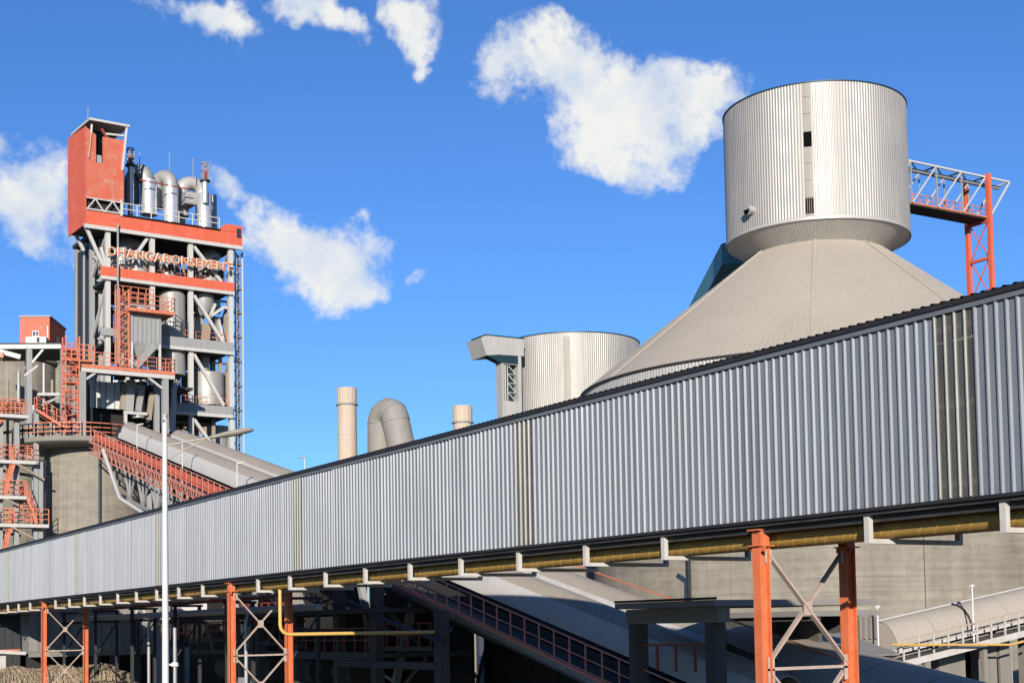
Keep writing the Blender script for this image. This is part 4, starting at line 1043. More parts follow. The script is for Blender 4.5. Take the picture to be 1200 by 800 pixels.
for u, v, D, r, vt, lab in ((8, 470, 158, 5.6, 418, 'tall round concrete silo under the red cabin platform'),
                            (-6, 580, 138, 5.0, 538, 'low round concrete silo behind the orange zigzag stairs'),
                            (66, 470, 160, 2.6, 425, 'slim round concrete shaft next to the orange ladder tower')):
    c = atD(u, v, D); z = atD(u, vt, D-r).z
    s2 = thing('concrete_silo', lab, 'silo', (c.x, c.y, 0))
    q = MB(); q.lathe((c.x, c.y, 0), [(r, -.3), (r, z), (.02, z)], 64); q.build('silo_wall', 'cast_concrete_silo', s2, smooth=30)
    q = MB(); q.lathe((c.x, c.y, 0), [(r-.1, z+.01), (r+.25, z+.01), (r+.25, z+.35), (.02, z+.35)], 64); q.build('roof_slab', 'concrete', s2, smooth=30)
    if lab[0] == 't':
        q = MB()
        for zz in (z-5.2, z-6.4):
            q.lathe((c.x, c.y, 0), [(r, zz), (r+.25, zz), (r+.25, zz+.5), (r, zz+.5)], 48)
        q.build('ring_beam', 'dark_steel', s2)

# red cabin on a platform, turned about 30 degrees off the yard grid
K = atD(58, 404, 141); zk1 = atD(58, 371.5, 141).z
KA = V((-math.cos(YAW-.06), math.sin(YAW-.06), 0)); KB = V((math.sin(YAW-.06), math.cos(YAW-.06), 0))   # along the long face, into depth
def KL(a, b, z): return V((K.x, K.y, 0)) + KA*a + KB*b + V((0, 0, z))
ka = 34*141/FOC; kb = 6.2
cab = thing('red_cabin', 'red clad cabin with small windows on a high platform', 'cabin', (K.x, K.y, K.z))
q = MB(KL); q.box(0, ka, 0, kb, K.z, zk1); q.build('cabin_wall', 'red_clad_fresh', cab)
q = MB(KL); q.box(-.12, ka+.12, -.12, kb+.12, zk1, zk1+.16); q.build('cabin_roof', 'grey_steel', cab)
def kface(u, v): return (58-u)*141/FOC, atD(58, v, 141).z
a_, z_ = kface(42, 391); q = MB(KL); q.box(a_-.32, a_+.32, -.08, -.005, z_-.3, z_+.3); wv = q.build('window', 'white_panel', cab)
for d_ in (-.15, .15):
    q = MB(KL); q.box(a_+d_-.12, a_+d_+.12, -.11, -.03, z_-.22, z_+.22); q.build('pane', 'window_glass', wv)
q = MB(KL); q.box(-.08, -.005, 2.6, 3.4, z_-.4, z_+.25); wv = q.build('window', 'white_panel', cab)
q = MB(KL); q.box(-.11, -.03, 2.75, 3.25, z_-.28, z_+.15); q.build('pane', 'window_glass', wv)
q = MB(KL); q.box(.12, .22, -.1, -.005, K.z+.3, zk1-.9); q.build('downpipe', 'white_panel', cab)
hv = thing('ventilation_unit', 'pale grey ventilation unit standing against the red cabin', 'machine', KL(1.2, -.5, K.z))
zu = atD(58, 396.5, 141).z
q = MB(KL); q.box(.1, 2.1, -.9, -.12, K.z, zu); q.build('casing', 'vessel_grey', hv)
q = MB(KL); q.box(.75, 1.0, -.96, -.9, K.z+.1, zu-.08); q.build('grille', 'dark_steel', hv)
plat = thing('high_platform', 'steel platform on grey columns carrying the red cabin', 'platform', KL(2, 2, 0))
q = MB(KL); q.box(-1.4, 7.5, -1.2, kb+.5, K.z-.35, K.z-.02); q.build('deck', 'under_steel', plat)
q = MB(KL); q.box(-1.45, 7.5, -1.3, -1.2, K.z-.62, K.z-.2); q.build('edge_beam', 'white_steel', plat)
for u in (37.5, 77, 25):
    a_ = (58-u)*141/FOC; b_ = -1.0 if u != 25 else 2.2
    q = MB(); q.bar(KL(a_, b_, 0), KL(a_, b_, K.z-.36), .5 if u > 30 else .4).build('column', 'grey_steel', plat)
q = MB(); q.bar(KL(1.7, -1.0, K.z-2.3), KL(.3, -1.0, K.z-.6), .2).build('knee_brace', 'white_steel', plat)
q = MB(); q.bar(KL(6.4, -1.5, K.z-.35), KL(2.4, -1.5, K.z-1.5), .25, .45).build('jib', 'white_steel', plat)
q = MB(); q.bar(KL(4.2, -1.7, K.z-5.5), KL(4.2, -1.7, K.z-1.2), .07).build('chain', 'tan_pipe', plat)
q = MB(KL); q.box(3.95, 4.45, -1.95, -1.45, K.z-1.6, K.z-1.1); q.build('hoist', 'rail_orange', plat)

# orange caged ladder tower
lt2 = atD(83, 520, 130.5)
la = thing('ladder_tower', 'orange caged ladder tower rising to the red cabin platform', 'ladder', (lt2.x, lt2.y, zs_+.75))
zt_ = atD(83, 406, 130.5).z; wl_ = .62
for dx in (-wl_, wl_):
    for dy in (-.55, .55):
        q = MB(); q.bar((lt2.x+dx, lt2.y+dy, zs_+.75), (lt2.x+dx, lt2.y+dy, zt_+.9), .12).build('corner_post', 'rail_orange', la)
q = MB(); z = zs_+.8; k = 0
while z < zt_:
    for dy in (-.55, .55):
        q.bar((lt2.x-wl_, lt2.y+dy, z), (lt2.x+wl_, lt2.y+dy, z), .1); q.bar((lt2.x-wl_, lt2.y+dy, z if k % 2 else z+.75), (lt2.x+wl_, lt2.y+dy, z+.75 if k % 2 else z), .07)
    q.bar((lt2.x-wl_, lt2.y-.55, z), (lt2.x-wl_, lt2.y+.55, z+.4), .1)
    if k % 4 == 0: q.box(lt2.x-wl_, lt2.x+wl_, lt2.y-.55, lt2.y+.55, z, z+.06)
    z += .75; k += 1
struct(q.build('rung_lacing', 'red_clad_fresh', la), 'stuff')
q = MB(); q.box(lt2.x-wl_-.1, lt2.x+2.0, lt2.y-.6, lt2.y+.6, zt_-1.4, zt_-1.25); railing(q, [(lt2.x-wl_, lt2.y-.6, zt_-1.25), (lt2.x+2.0, lt2.y-.6, zt_-1.25)], 1.4, .5, .05, 2); q.build('top_landing', 'rail_orange', la)

# stairs: landings and flights in front of the low silo
SY_ = 125.0
def SP(u, v): return atY(u, v, SY_)
st = thing('zigzag_stair', 'orange railed zigzag steel stair with white edged landings beside the concrete silo', 'stair', (SP(25, 600).x, SY_, 0))
def landing(u0, u1, v, dep=1.6, nm='landing', rail=True, mt_='white_steel'):
    a_, b_ = SP(u0, v), SP(u1, v); q = MB(); q.box(a_.x, b_.x, SY_-.1, SY_+dep, a_.z-.28, a_.z); q.build(nm, mt_, st)
    if rail:
        q = MB(); railing(q, [(a_.x, SY_, a_.z), (b_.x, SY_, a_.z)], 1.3, .75, .035, 2); q.build('railing', 'rail_orange', st); q = MB(); railing(q, [(a_.x, SY_+dep-.1, a_.z), (b_.x, SY_+dep-.1, a_.z)], 1.3, .75, .05, 2); q.build('railing', 'rail_orange', st)
def flight(u0, v0, u1, v1, dy=0, wd=.8, n=9, rail=True):
    a_, b_ = SP(u0, v0), SP(u1, v1); a_ += V((0, dy, 0)); b_ += V((0, dy, 0))
    for o_ in (0, wd):
        q = MB(); q.bar(a_+V((0, o_, 0)), b_+V((0, o_, 0)), .07, .25).build('stringer', 'rail_orange', st)
        if rail:
            q = MB(); railing(q, [a_+V((0, o_, .05)), b_+V((0, o_, .05))], 1.15, .9, .032, 1); q.build('railing', 'rail_orange', st)
    for k in range(n):
        p = a_.lerp(b_, (k+.5)/n); q = MB(); q.box(p.x-.16, p.x+.16, p.y+.05, p.y+wd-.05, p.z, p.z+.04).build('tread', 'grey_steel', st)
landing(-8, 33, 484, 1.8); landing(-8, 42, 538, 1.8); landing(-8, 31, 580, 1.5); landing(-4, 57, 613, 1.8)
flight(43, 480, 78, 502, .0, .9); flight(-6, 500, 9, 486, .4); flight(18, 538, 6, 580, 0, .8); flight(31, 580, 43, 613, 0, .9); flight(14, 613, 4, 655, .2, .8); flight(30, 584, 20, 613, .9, .8)
for u, v0, v1 in ((45, 478, 700), (22, 484, 720), (50, 540, 640), (64, 490, 520), (3, 484, 720)):
    p = SP(u, v0); p2 = SP(u, v1); q = MB(); q.bar((p.x, SY_+.9, max(0, p2.z if v1 < 650 else 0)), (p.x, SY_+.9, p.z), .4).build('post', 'grey_steel', st)
q = MB(); q.bar(SP(14, 540), SP(52, 562), .16).build('brace', 'tan_pipe', st); q = MB(); q.bar(SP(12, 616), SP(38, 630), .16).build('brace', 'tan_pipe', st)
q = MB(); q.bar(SP(0, 582), SP(22, 592), .16).build('brace', 'tan_pipe', st)

# ------------------------------------------------------------------ bunker building at the conveyor foot
BX = 31.5
bk = thing('bunker_building', 'open fronted concrete bunker with flat roof where the conveyor starts', 'building', (BX+5, 45, 0))
yA = atX(735, 760, BX).y; yB = atX(841, 760, BX).y; zR = atX(780, 705.5, BX).z; zB = atX(780, 730, BX).z
for u in (741.5, 831.5):
    y = atX(u, 760, BX).y; q = MB(); q.box(BX, BX+.55, y-.24, y+.24, 0, zB); q.build('column', 'concrete_shade', bk)
    q = MB(); q.box(BX+6.4, BX+6.9, y-.24, y+.24, 0, zB); q.build('column', 'concrete_shade', bk)
q = MB(); q.box(BX-.02, BX+.5, yB-.1, yA, zB, zR-.22); q.build('fascia_beam', 'concrete', bk)
q = MB(); q.box(BX-.35, BX+7.4, yB-.3, yA+.25, zR-.2, zR+.02); q.build('roof_slab', 'roof_sheet', bk)
q = MB(); q.box(BX-.38, BX-.3, yB-.4, yA+.25, zR+.03, zR+.12); q.build('roof_trim', 'trim_dark', bk)
q = MB(); q.box(BX+7.0, BX+7.2, yB+2.5, yA, 0, zB); q.build('rear_wall', 'concrete_shade', bk)
q = MB(); zr_ = atX(790, 757, BX).z; railing(q, [(BX+.2, yB+.4, zr_-.9), (BX+.2, yA-.5, zr_-.9)], .95, 1.2, .04, 0); q.build('railing', 'rail_red', bk)
q = MB(); p = atX(806, 712, BX); q.cyl((BX-.1, p.y, zR), (BX-.1, p.y, zR+.75), .04, .035, 8); q.bar((BX-.1, p.y, zR+.75), (BX-.2, p.y+.3, zR+.95), .1, .16); q.build('roof_lamp', 'white_panel', bk)
# set back block with lean-to and vaulted cover on its right
B2 = 44.0
b2 = thing('low_plant_block', 'low flat roofed concrete block behind the front orange trestle', 'building', (B2+4, 44, 0))
y0_, y1_ = atX(955, 740, B2).y, atX(838, 740, B2).y; z2 = atX(920, 716, B2).z
q = MB(); q.box(B2-.3, B2+4, y0_, y1_, z2-.25, z2); q.build('roof_slab', 'roof_sheet', b2)
q = MB(); q.box(B2+2.5, B2+2.8, y0_+.2, y1_-.2, 0, z2-.25); q.build('recessed_wall', 'concrete_shade', b2)  # darkened concrete paints the shade of the open front
for k in range(5):
    y = y0_+.4+(y1_-y0_-.8)*k/4; q = MB(); q.box(B2, B2+.5, y-.25, y+.25, 0, z2-.25); q.build('column', 'concrete_shade', b2)
q = MB(); q.box(B2-.02, B2+.4, y0_+.1, y1_-.1, z2-1.0, z2-.26); q.build('fascia_beam', 'concrete_shade', b2)
lr = thing('lean_to_shelter', 'sloping ribbed sheet lean-to with a sunlit end behind the trestle braces', 'shelter', (38, 39, 0))
xr = 42.4; pe = atX(1055, 766, xr); pr_ = atX(985, 742, xr)
xa_ = 35.6; n = 12
for k in range(n):
    x0, x1 = xa_+(xr-xa_)*k/n, xa_+(xr-xa_)*(k+1)/n
    q = MB(); q.hexa([(x0, pe.y, pe.z-.04), (x1-.03, pe.y, pe.z-.04), (x1-.03, pr_.y, pr_.z-.04), (x0, pr_.y, pr_.z-.04), (x0, pe.y, pe.z), (x1-.03, pe.y, pe.z+.05), (x1-.03, pr_.y, pr_.z+.05), (x0, pr_.y, pr_.z)])
    q.build('roof_sheet', 'roof_sheet', lr)
q = MB(); q.box(xa_, xr, pe.y+.3, pe.y+.4, pe.z-.4, pe.z-.05); q.build('eave_beam', 'grey_steel', lr)
for x in (xa_+.3, (xa_+xr)/2, xr-.3):
    for yy_, z_ in ((pe.y+.35, pe.z-.1), (pr_.y-.3, pr_.z-.1)):
        q = MB(); q.bar((x, yy_, 0), (x, yy_, z_), .3).build('post', 'concrete_shade', lr)
q = MB(); q.box(xa_+.4, xr-.1, pr_.y-.2, pr_.y-.05, 0, pr_.z-.2); q.build('rear_wall', 'concrete_shade', lr)
vb = thing('vaulted_cover', 'dark curved sheet cover below the lean-to roof, lit along its crest', 'cover', (39.5, 34, 0))
c0, c1 = atX(1005, 764, 38.4), atX(1150, 801, 38.4)
dv = (c1-c0)/(c1.y-c0.y)
n = 14
for seg in range(6):
    ya, yb_ = c0.y+6+(c1.y-c0.y-10)*seg/6, c0.y+6+(c1.y-c0.y-10)*(seg+1)/6+.03
    vs = []
    for y in (ya, yb_):
        zc_ = c0.z+dv.z*(y-c0.y)
        for i in range(n+1):
            a = math.pi*i/n; vs.append((38.4-3.4*math.cos(a), y, zc_-2.4+2.4*math.sin(a)))
    q = MB(); q.add(vs, [(i+1, i, n+1+i, n+2+i) for i in range(n)]); q.build('cover_sheet', 'vault_cover', vb, smooth=40)

# ------------------------------------------------------------------ rising conveyor on the right
RY = atD(1100, 740, 79).y
rcv = thing('rising_conveyor', 'beige vaulted conveyor with railed walkway rising past the big silo wall', 'conveyor', (62, RY+2, 0))
pA, pB = atY(1028, 728, RY+2), atY(1215, 685, RY+2); sl_ = (pB.z-pA.z)/(pB.x-pA.x)
xs0, xs1 = pA.x, pB.x+9
def RZ(x, d=0): return pA.z-1.75+sl_*(x-pA.x)+d
n = 12; seg = 3.0; x = xs0
while x < xs1:
    vs = []
    for xx in (x, x+seg-.02):
        for i in range(n+1):
            a = math.pi*i/n; vs.append((xx, RY+2-1.5*math.cos(a), RZ(xx, .1)+1.65*math.sin(a)))
    q = MB(); q.add(vs, [(i, i+1, n+2+i, n+1+i) for i in range(n)]); q.build('cover_panel', 'dust_roof', rcv, smooth=40)
    x += seg
q = MB(); q.prism([(xs0+.02, RY+2-1.46*math.cos(math.pi*i/12), RZ(xs0, .1)+1.61*math.sin(math.pi*i/12)) for i in range(13)], (.06, 0, 0)); q.build('end_plate', 'dust_roof', rcv)
q = MB(); q.bar((xs0, RY+2, RZ(xs0, 1.8)), (xs1, RY+2, RZ(xs1, 1.8)), .14, .08).build('ridge_trim', 'white_steel', rcv)
xh = atY(1130, 710, RY+1).x; q = MB(); pts = [(xh, RY+2-1.56*math.cos(a), RZ(xh, .1)+1.71*math.sin(a)) for a in (.05, .3, .6, .9, 1.2, 1.5)]; q.tube(pts, .06, 6); q.build('cable_hoop', 'trim_dark', rcv)
q = MB(); q.bar((xs0, RY+1.6, RZ(xs0, -.2)), (xs1, RY+1.6, RZ(xs1, -.2)), .3, .25, ).build('deck', 'under_steel', rcv)
q = MB(); q.bar((xs0-1, RY-.1, RZ(xs0-1, -.25)), (xs1, RY-.1, RZ(xs1, -.25)), 1.1, .1).build('walkway', 'under_steel', rcv)
q = MB(); q.bar((xs0-1, RY-.7, RZ(xs0-1, -.4)), (xs1, RY-.7, RZ(xs1, -.4)), .12, .35).build('side_beam', 'hanger_paint', rcv)
q = MB(); q.bar((xs0-1, RY+.6, RZ(xs0-1, .1)), (xs1, RY+.6, RZ(xs1, .1)), .2, .25).build('belt_rail', 'hanger_paint', rcv)
k = 0; x = xs0-.8
while x < xs1:
    q = MB(); q.bar((x, RY-.65, RZ(x, -.25)), (x, RY-.65, RZ(x, .85)), .08).build('railing_post', 'hanger_paint', rcv)
    x += 1.15
for d_ in (.85, .4):
    q = MB(); q.bar((xs0-.8, RY-.65, RZ(xs0-.8, d_)), (xs1, RY-.65, RZ(xs1, d_)), .06).build('handrail', 'brace_paint', rcv)
for u in (1029, 1141):
    x = atY(u, 740, RY-.5).x; q = MB(); q.cyl((x, RY-.5, RZ(x, -.2)), (x, RY-.5, RZ(x, 2.9)), .05, .045, 8); q.bar((x-.15, RY-.5, RZ(x, 2.9)), (x+.1, RY-.5, RZ(x, 2.95)), .14, .12); q.build('lamp_pole', 'white_panel', rcv)
for u in (1060, 1128, 1196):
    x = atY(u, 770, RY+1).x
    for yy_ in (RY-.5, RY+3):
        q = MB(); q.bar((x, yy_, 0), (x, yy_, RZ(x, -.5)), .3).build('trestle_leg', 'concrete', rcv)
th = thing('transfer_hopper', 'grey concrete transfer hopper at the foot of the rising conveyor', 'hopper', (xs0-1.2, RY+2, 0))
q = MB(); a_, b_ = atY(1008, 748, RY+.6), atY(1027, 720, RY+.6); q.box(a_.x, b_.x, RY+.6, RY+3.2, 0, b_.z); q.build('hopper_body', 'concrete', th)
for k in range(3):
    x = a_.x+(b_.x-a_.x)*(k+.5)/3; q = MB(); q.bar((x, RY+.55, a_.z), (x, RY+.5, b_.z-.1), .12, .25).build('rib', 'concrete', th)
pw = thing('pier_block', 'concrete pier wall with dark openings under the rising conveyor', 'wall', (67, RY+1, 0))
us = [(1100, 1131), (1147, 1168), (1172, 1184), (1203, 1230)]
yw = RY+.9
for ua, ub in us:
    a_, b_ = atY(ua, 770, yw), atY(ub, 770, yw); q = MB(); q.box(a_.x, b_.x, yw, yw+.6, 0, RZ((a_.x+b_.x)/2, -.75)); q.build('pier', 'concrete', pw)
a_, b_ = atY(1131, 770, yw), atY(1203, 770, yw); q = MB(); q.box(a_.x, b_.x, yw+1.5, yw+1.7, 0, RZ(a_.x, -.9)); q.build('rear_wall', 'black', pw)  # black sheet paints the dark inside the pier openings
yp = thing('service_pipe', 'thin orange yellow service pipe along the pier wall', 'pipe', (66, RY, 3))
p0 = atY(1046, 755, RY-1.2); p1 = atY(1184, 755, RY-1.2); p2 = atY(1215, 747, RY-1.2)
q = MB(); q.tube([p0, p1, p2], .07, 8); q.build('pipe', 'pipe_yellow_clean', yp, smooth=60)
for p in (p0, p1):
    q = MB(); q.bar((p.x, p.y, 0), (p.x, p.y, p.z-.06), .1).build('stand', 'grey_steel', yp)

# ------------------------------------------------------------------ frame shed added to darken the space behind the gallery
FX = 30.5
fsd = thing('frame_shed', 'added concrete frame shed with red railings behind the gallery, shade painted into it', 'shed', (FX+2, 85, 0))
ys = {u: atX(u, 760, FX).y for u in (258, 300, 345, 393, 437, 512, 545)}
yl, yh = ys[437]-1, atX(215, 760, FX).y
zf = atX(430, 771, FX).z; zt_ = atX(430, 718, FX).z
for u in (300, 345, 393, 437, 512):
    q = MB(); y = ys[u]; q.box(FX, FX+.5, y-.28, y+.28, 0, zt_+(1.4 if u in (437, 393) else 0)); q.build('column', 'concrete_shade', fsd)
q = MB(); q.box(FX-.05, FX+.5, ys[437]-.3, ys[345], zf-.1, zf+.3); q.build('floor_beam', 'concrete_shade', fsd)
q = MB(); q.box(FX-.05, FX+.5, ys[512], ys[393], zf-.45, zf-.12); q.build('floor_beam', 'concrete_shade', fsd)
q = MB(); q.box(FX+.5, FX+5, yl, yh, zf+.05, zf+.25); q.build('floor_slab', 'concrete_shade', fsd)
q = MB(); q.box(FX-.3, FX+5, ys[437]-.4, yh, zt_, zt_+.25); q.build('roof_slab', 'concrete_shade', fsd)
q = MB(); railing(q, [(FX-.05, ys[437]-.5, zf+.3), (FX-.05, ys[345]+2, zf+.3)], 1.2, 1.3, .035, 1); q.build('railing', 'rail_red', fsd)
rw = random.Random(21); y = yl
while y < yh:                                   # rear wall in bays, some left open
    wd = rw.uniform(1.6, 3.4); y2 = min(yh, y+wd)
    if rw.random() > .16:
        q = MB(); q.box(FX+5, FX+5.2, y+.02, y2-.02, 0, zt_-rw.choice((0, 0, .5, 1.1))); q.build('rear_wall', 'shade_steel', fsd)
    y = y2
for u in (270, 318, 365, 412):             # ducts and tanks in the gloom
    p = atX(u, 775, FX+2.5); q = MB(); q.cyl((p.x, p.y-1.2, zf-.9), (p.x, p.y+1.2, zf-.9), .7, .7, 14); q.build('tank', 'concrete_shade', fsd, smooth=40)
# added near-black panels paint the shade under the inclined conveyor
sw_ = thing('shade_screen', 'added dark panels standing for the shade under the inclined conveyor', 'wall', (CX+7.3, 80, 0))
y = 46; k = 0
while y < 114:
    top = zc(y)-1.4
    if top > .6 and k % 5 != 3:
        q = MB(); q.box(CX+5.6, CX+5.75, y+.05, y+2.35, 0, top); q.build('wall_panel', 'shade_steel', sw_)
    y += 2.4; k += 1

# ------------------------------------------------------------------ clad shed at the far left with the gallery's shadow across it
SHY = 117.0
sd = thing('clad_shed', 'grey beige sheet clad shed with vertical seams, shadow cut diagonally across', 'shed', (34, SHY+5, 0))
x0, x1 = 25.6, atY(200, 740, SHY).x; zsh = 8.8
n = 14
for k in range(n):
    xa, xb = x0+(x1-x0)*k/n, x0+(x1-x0)*(k+1)/n
    q = MB(); q.box(xa+.015, xb-.015, SHY+rw.uniform(0, .03), SHY+.12, 3.6, zsh); q.build('wall_panel', 'shed_clad', sd)
q = MB(); q.box(x0, x1, SHY+.13, SHY+10, 3.5, zsh-.05); q.build('shed_body', 'shed_clad', sd)
q = MB(); q.box(x0-.3, x1+.3, SHY-.3, SHY+10.2, zsh, zsh+.2); q.build('roof', 'grey_steel', sd)
q = MB(); q.box(x0, x1, SHY-.05, SHY+.14, 3.2, 3.58); q.build('lintel_beam', 'concrete', sd)
for u in (112, 135, 160, 200):
    x = atY(u, 790, SHY).x; q = MB(); q.box(x-.35, x+.35, SHY-.05, SHY+.5, 0, 3.2); q.build('pier', 'concrete_shade', sd)
q = MB(); q.box(x0, x1, SHY+3, SHY+3.2, 0, 3.4); q.build('inner_wall', 'shade_steel', sd)
for u, du in ((133, 4), (158, 3), (171, -4), (177, 5)):
    p = atY(u, 722, SHY-1.2); p2 = atY(u+du, 712, SHY-1.2); q = MB(); q.bar(p, p2, .16).build('bracket', 'white_steel', sd)
for u in (157.5, 162): 
    p = atY(u, 716, SHY-.3); q = MB(); q.cyl((p.x, p.y, 3), (p.x, p.y, p.z), .11, .11, 8); q.build('downpipe', 'dark_steel', sd)
# dark low building further left
dl = thing('dark_store', 'dark low store building in shade behind the heap of dry stalks', 'building', (24, 121, 0))
xa, xb = atY(-60, 760, 119).x, x0-.2
n = 9
for k in range(n):
    q = MB(); q.box(xa+(xb-xa)*k/n+.02, xa+(xb-xa)*(k+1)/n-.02, 119, 119.15, 0, 7.4); q.build('wall_panel', 'dark_steel', dl)
q = MB(); q.box(xa-.3, xb, 118.6, 128, 7.4, 7.6); q.build('roof', 'dark_steel', dl)
q = MB(); p0 = atY(-5, 763, 112); p1 = atY(30, 765, 112); q.bar(p0, p1, .3, .25).build('canopy_beam', 'hanger_paint', dl)
q = MB(); p0 = atY(-5, 762, 112); p1 = atY(24, 761, 112); q.bar(p0, p1, .2, .12).build('canopy_beam', 'rail_orange', dl)
q = MB(); p = atY(2, 768, 112); q.bar((p.x, p.y, 0), (p.x, p.y, p.z), .5).build('canopy_post', 'hanger_paint', dl)
# white cabin and kit seen beyond
wc = atD(229, 715, 104)
wcb = thing('white_cabin', 'small white equipment cabin on a dark stand beyond the lamp post', 'cabin', (wc.x, wc.y, 0))
a_, b_ = atY(212, 726, wc.y), atY(242.5, 704, wc.y)
q = MB(); q.box(a_.x, b_.x, wc.y, wc.y+2, a_.z, b_.z); q.build('body', 'white_panel', wcb)
q = MB(); q.box(a_.x-.1, b_.x+.15, wc.y-.1, wc.y+2.1, b_.z, b_.z+.1); q.build('roof', 'grey_steel', wcb)
q = MB(); q.box(a_.x+.7, a_.x+1.1, wc.y-.05, wc.y, a_.z+.25, a_.z+.65); q.build('vent', 'dark_steel', wcb)
q = MB(); q.box(a_.x-.2, b_.x+1.5, wc.y-.3, wc.y+2.2, a_.z-.3, a_.z-.02); q.build('stand_deck', 'under_steel', wcb)
for x in (a_.x, b_.x+1.2):
    q = MB(); q.bar((x, wc.y+.2, 0), (x, wc.y+.2, a_.z-.3), .3).build('stand_leg', 'dark_steel', wcb)
q = MB(); railing(q, [(a_.x-1.6, wc.y-.2, a_.z-1.4), (a_.x+.4, wc.y-.2, a_.z-1.4)], 1.4, .6, .05, 2); q.build('railing', 'rail_orange', wcb)

# heap of dry stalks
hp = atD(45, 800, 101)
hs = thing('stalk_heap', 'heap of tangled dry brown stalks behind the far orange trestle', 'heap', (hp.x, hp.y, 0))
zt_ = atD(45, 782, 101).z
rg = random.Random(12)
core = MB(); nn = 40
for k in range(5):
    cx_ = hp.x-5+2.6*k
    core.lathe((cx_, hp.y+.8, 0), [(2.0, 0), (1.9, zt_*.5), (1.3, zt_*.8), (.02, zt_*.93)], 14)
core.build('core', 'straw', hs)
stk = MB()
for k in range(2600):
    x = hp.x-6.5+rg.random()*11.5; top = zt_*(.86+.16*rg.random())+.12*math.sin(x*2.1); lean = rg.gauss(0, .8); y = hp.y+rg.uniform(-.9, .6)
    pts = [(x-lean*.4, y+.3, top*.93), (x, y-.2, top), (x+lean*.5, y-1.0, top*.82), (x+lean*1.1, y-1.7, top*.45), (x+lean*1.3, y-1.95, .0)]
    stk.tube([V(p)+V((rg.gauss(0, .05), 0, rg.gauss(0, .05) if p[2] > .2 else 0)) for p in pts], rg.uniform(.01, .026), 3, False)
struct(stk.build('stalks', 'straw', hs), 'stuff')

# ------------------------------------------------------------------ far plant buildings glimpsed under the gallery
for (ua, ub, vt, D, nm, lab, mt_, nb_) in ((196, 262, 676, 190, 'far_mill', 'far tan mill building seen below the gallery beside the lamp post', 'concrete_tan', 5),
                                     (300, 404, 655, 175, 'far_store', 'far beige store building seen past the yellow branch pipe', 'concrete', 6),
                                     (440, 560, 640, 185, 'far_hall', 'far grey hall standing behind the inclined conveyor', 'vessel_grey', 7)):
    a_, b_ = atD(ua, 745, D), atD(ub, 745, D); zt_ = atD((ua+ub)/2, vt, D).z
    t = thing(nm, lab, 'building', ((a_.x+b_.x)/2, (a_.y+b_.y)/2, 0)); ex = (b_-a_); ex.z = 0; n_ = V((ex.y, -ex.x, 0)).normalized()*-1
    if n_.dot(V((1, 1, 0))) < 0: n_ = -n_
    for k in range(nb_):
        p0 = a_+ex*(k/nb_); p1 = a_+ex*((k+1)/nb_)-ex.normalized()*.04; p0 = V((p0.x, p0.y, 0)); p1 = V((p1.x, p1.y, 0)); h_ = V((0, 0, zt_))
        q = MB(); q.hexa([p0, p1, p1+n_*8, p0+n_*8, p0+h_, p1+h_, p1+n_*8+h_, p0+n_*8+h_]); q.build('wall_bay', mt_, t)
        for zz in (3, 6.5):
            c = (p0+p1)/2; e_ = ex.normalized()
            q = MB(); w_ = [c-e_*.8-n_*.06, c+e_*.8-n_*.06, c+e_*.8+n_*.02, c-e_*.8+n_*.02]; q.hexa([p+V((0, 0, zz)) for p in w_]+[p+V((0, 0, zz+1.6)) for p in w_]); q.build('window', 'window_glass', t)

# ------------------------------------------------------------------ pipe rack and loose runs of pipe behind the gallery
pk = thing('pipe_rack', 'low steel pipe rack with dusty pipes running behind the gallery', 'pipe rack', (27.6, 85, 0))
for k, (x, z, r, mt_) in enumerate(((27.2, 6.05, .16, 'vessel_grey'), (27.6, 6.05, .11, 'tan_pipe'), (28.0, 6.1, .2, 'vessel_grey'), (27.3, 6.75, .09, 'rail_red'), (27.9, 6.75, .12, 'tan_pipe'))):
    MB().cyl((x, 63+k*2, z), (x, 113-k*3, z), r, r, 10).build('pipe', mt_, pk, smooth=50)
for y in (66, 75, 84, 93, 102, 111):
    for x in (26.9, 28.4): MB().bar((x, y, 0), (x, y, 6.6), .18).build('post', 'dark_steel', pk)
    for z in (5.8, 6.55): MB().bar((26.7, y, z), (28.6, y, z), .14).build('cross_beam', 'dark_steel', pk)
    MB().bar((26.9, y, 3.4), (28.4, y, 5.7), .08).build('brace', 'dark_steel', pk)
for y in (71, 88): MB().tube([(27.2, y, 6.05), (26.6, y, 5.9), (26.5, y, 5.4), (26.5, y, 0)], .1, 8).build('down_leg', 'vessel_grey', pk, smooth=60)
# electrical cabinets, drums and hoses in the shade of the frame shed
rk = random.Random(4)
for k, (u, v, wd, ht, mt_) in enumerate(((282, 800, .9, 1.9, 'vessel_grey'), (372, 800, 1.1, 1.6, 'dark_steel'), (452, 800, .8, 1.5, 'vessel_grey'))):
    p = atX(u, v, 29.3 - k*.2)
    cbn = thing('control_cabinet', ('grey control cabinet beside the orange trestle with the branch pipe', 'dark control cabinet under the red railed floor', 'grey control cabinet by the dark column beside the sloping conveyor')[k], 'cabinet', (p.x, p.y, 0))
    MB().box(p.x, p.x+.6, p.y-wd/2, p.y+wd/2, .1, ht+.4).build('case', mt_, cbn)
    MB().box(p.x-.02, p.x-.005, p.y-wd/2+.05, p.y-.02, .2, ht+.3).build('door', mt_, cbn); MB().box(p.x-.02, p.x-.005, p.y+.02, p.y+wd/2-.05, .2, ht+.3).build('door', mt_, cbn)
    MB().box(p.x-.05, p.x+.65, p.y-wd/2-.05, p.y+wd/2+.05, 0, .1).build('plinth', 'concrete_shade', cbn)
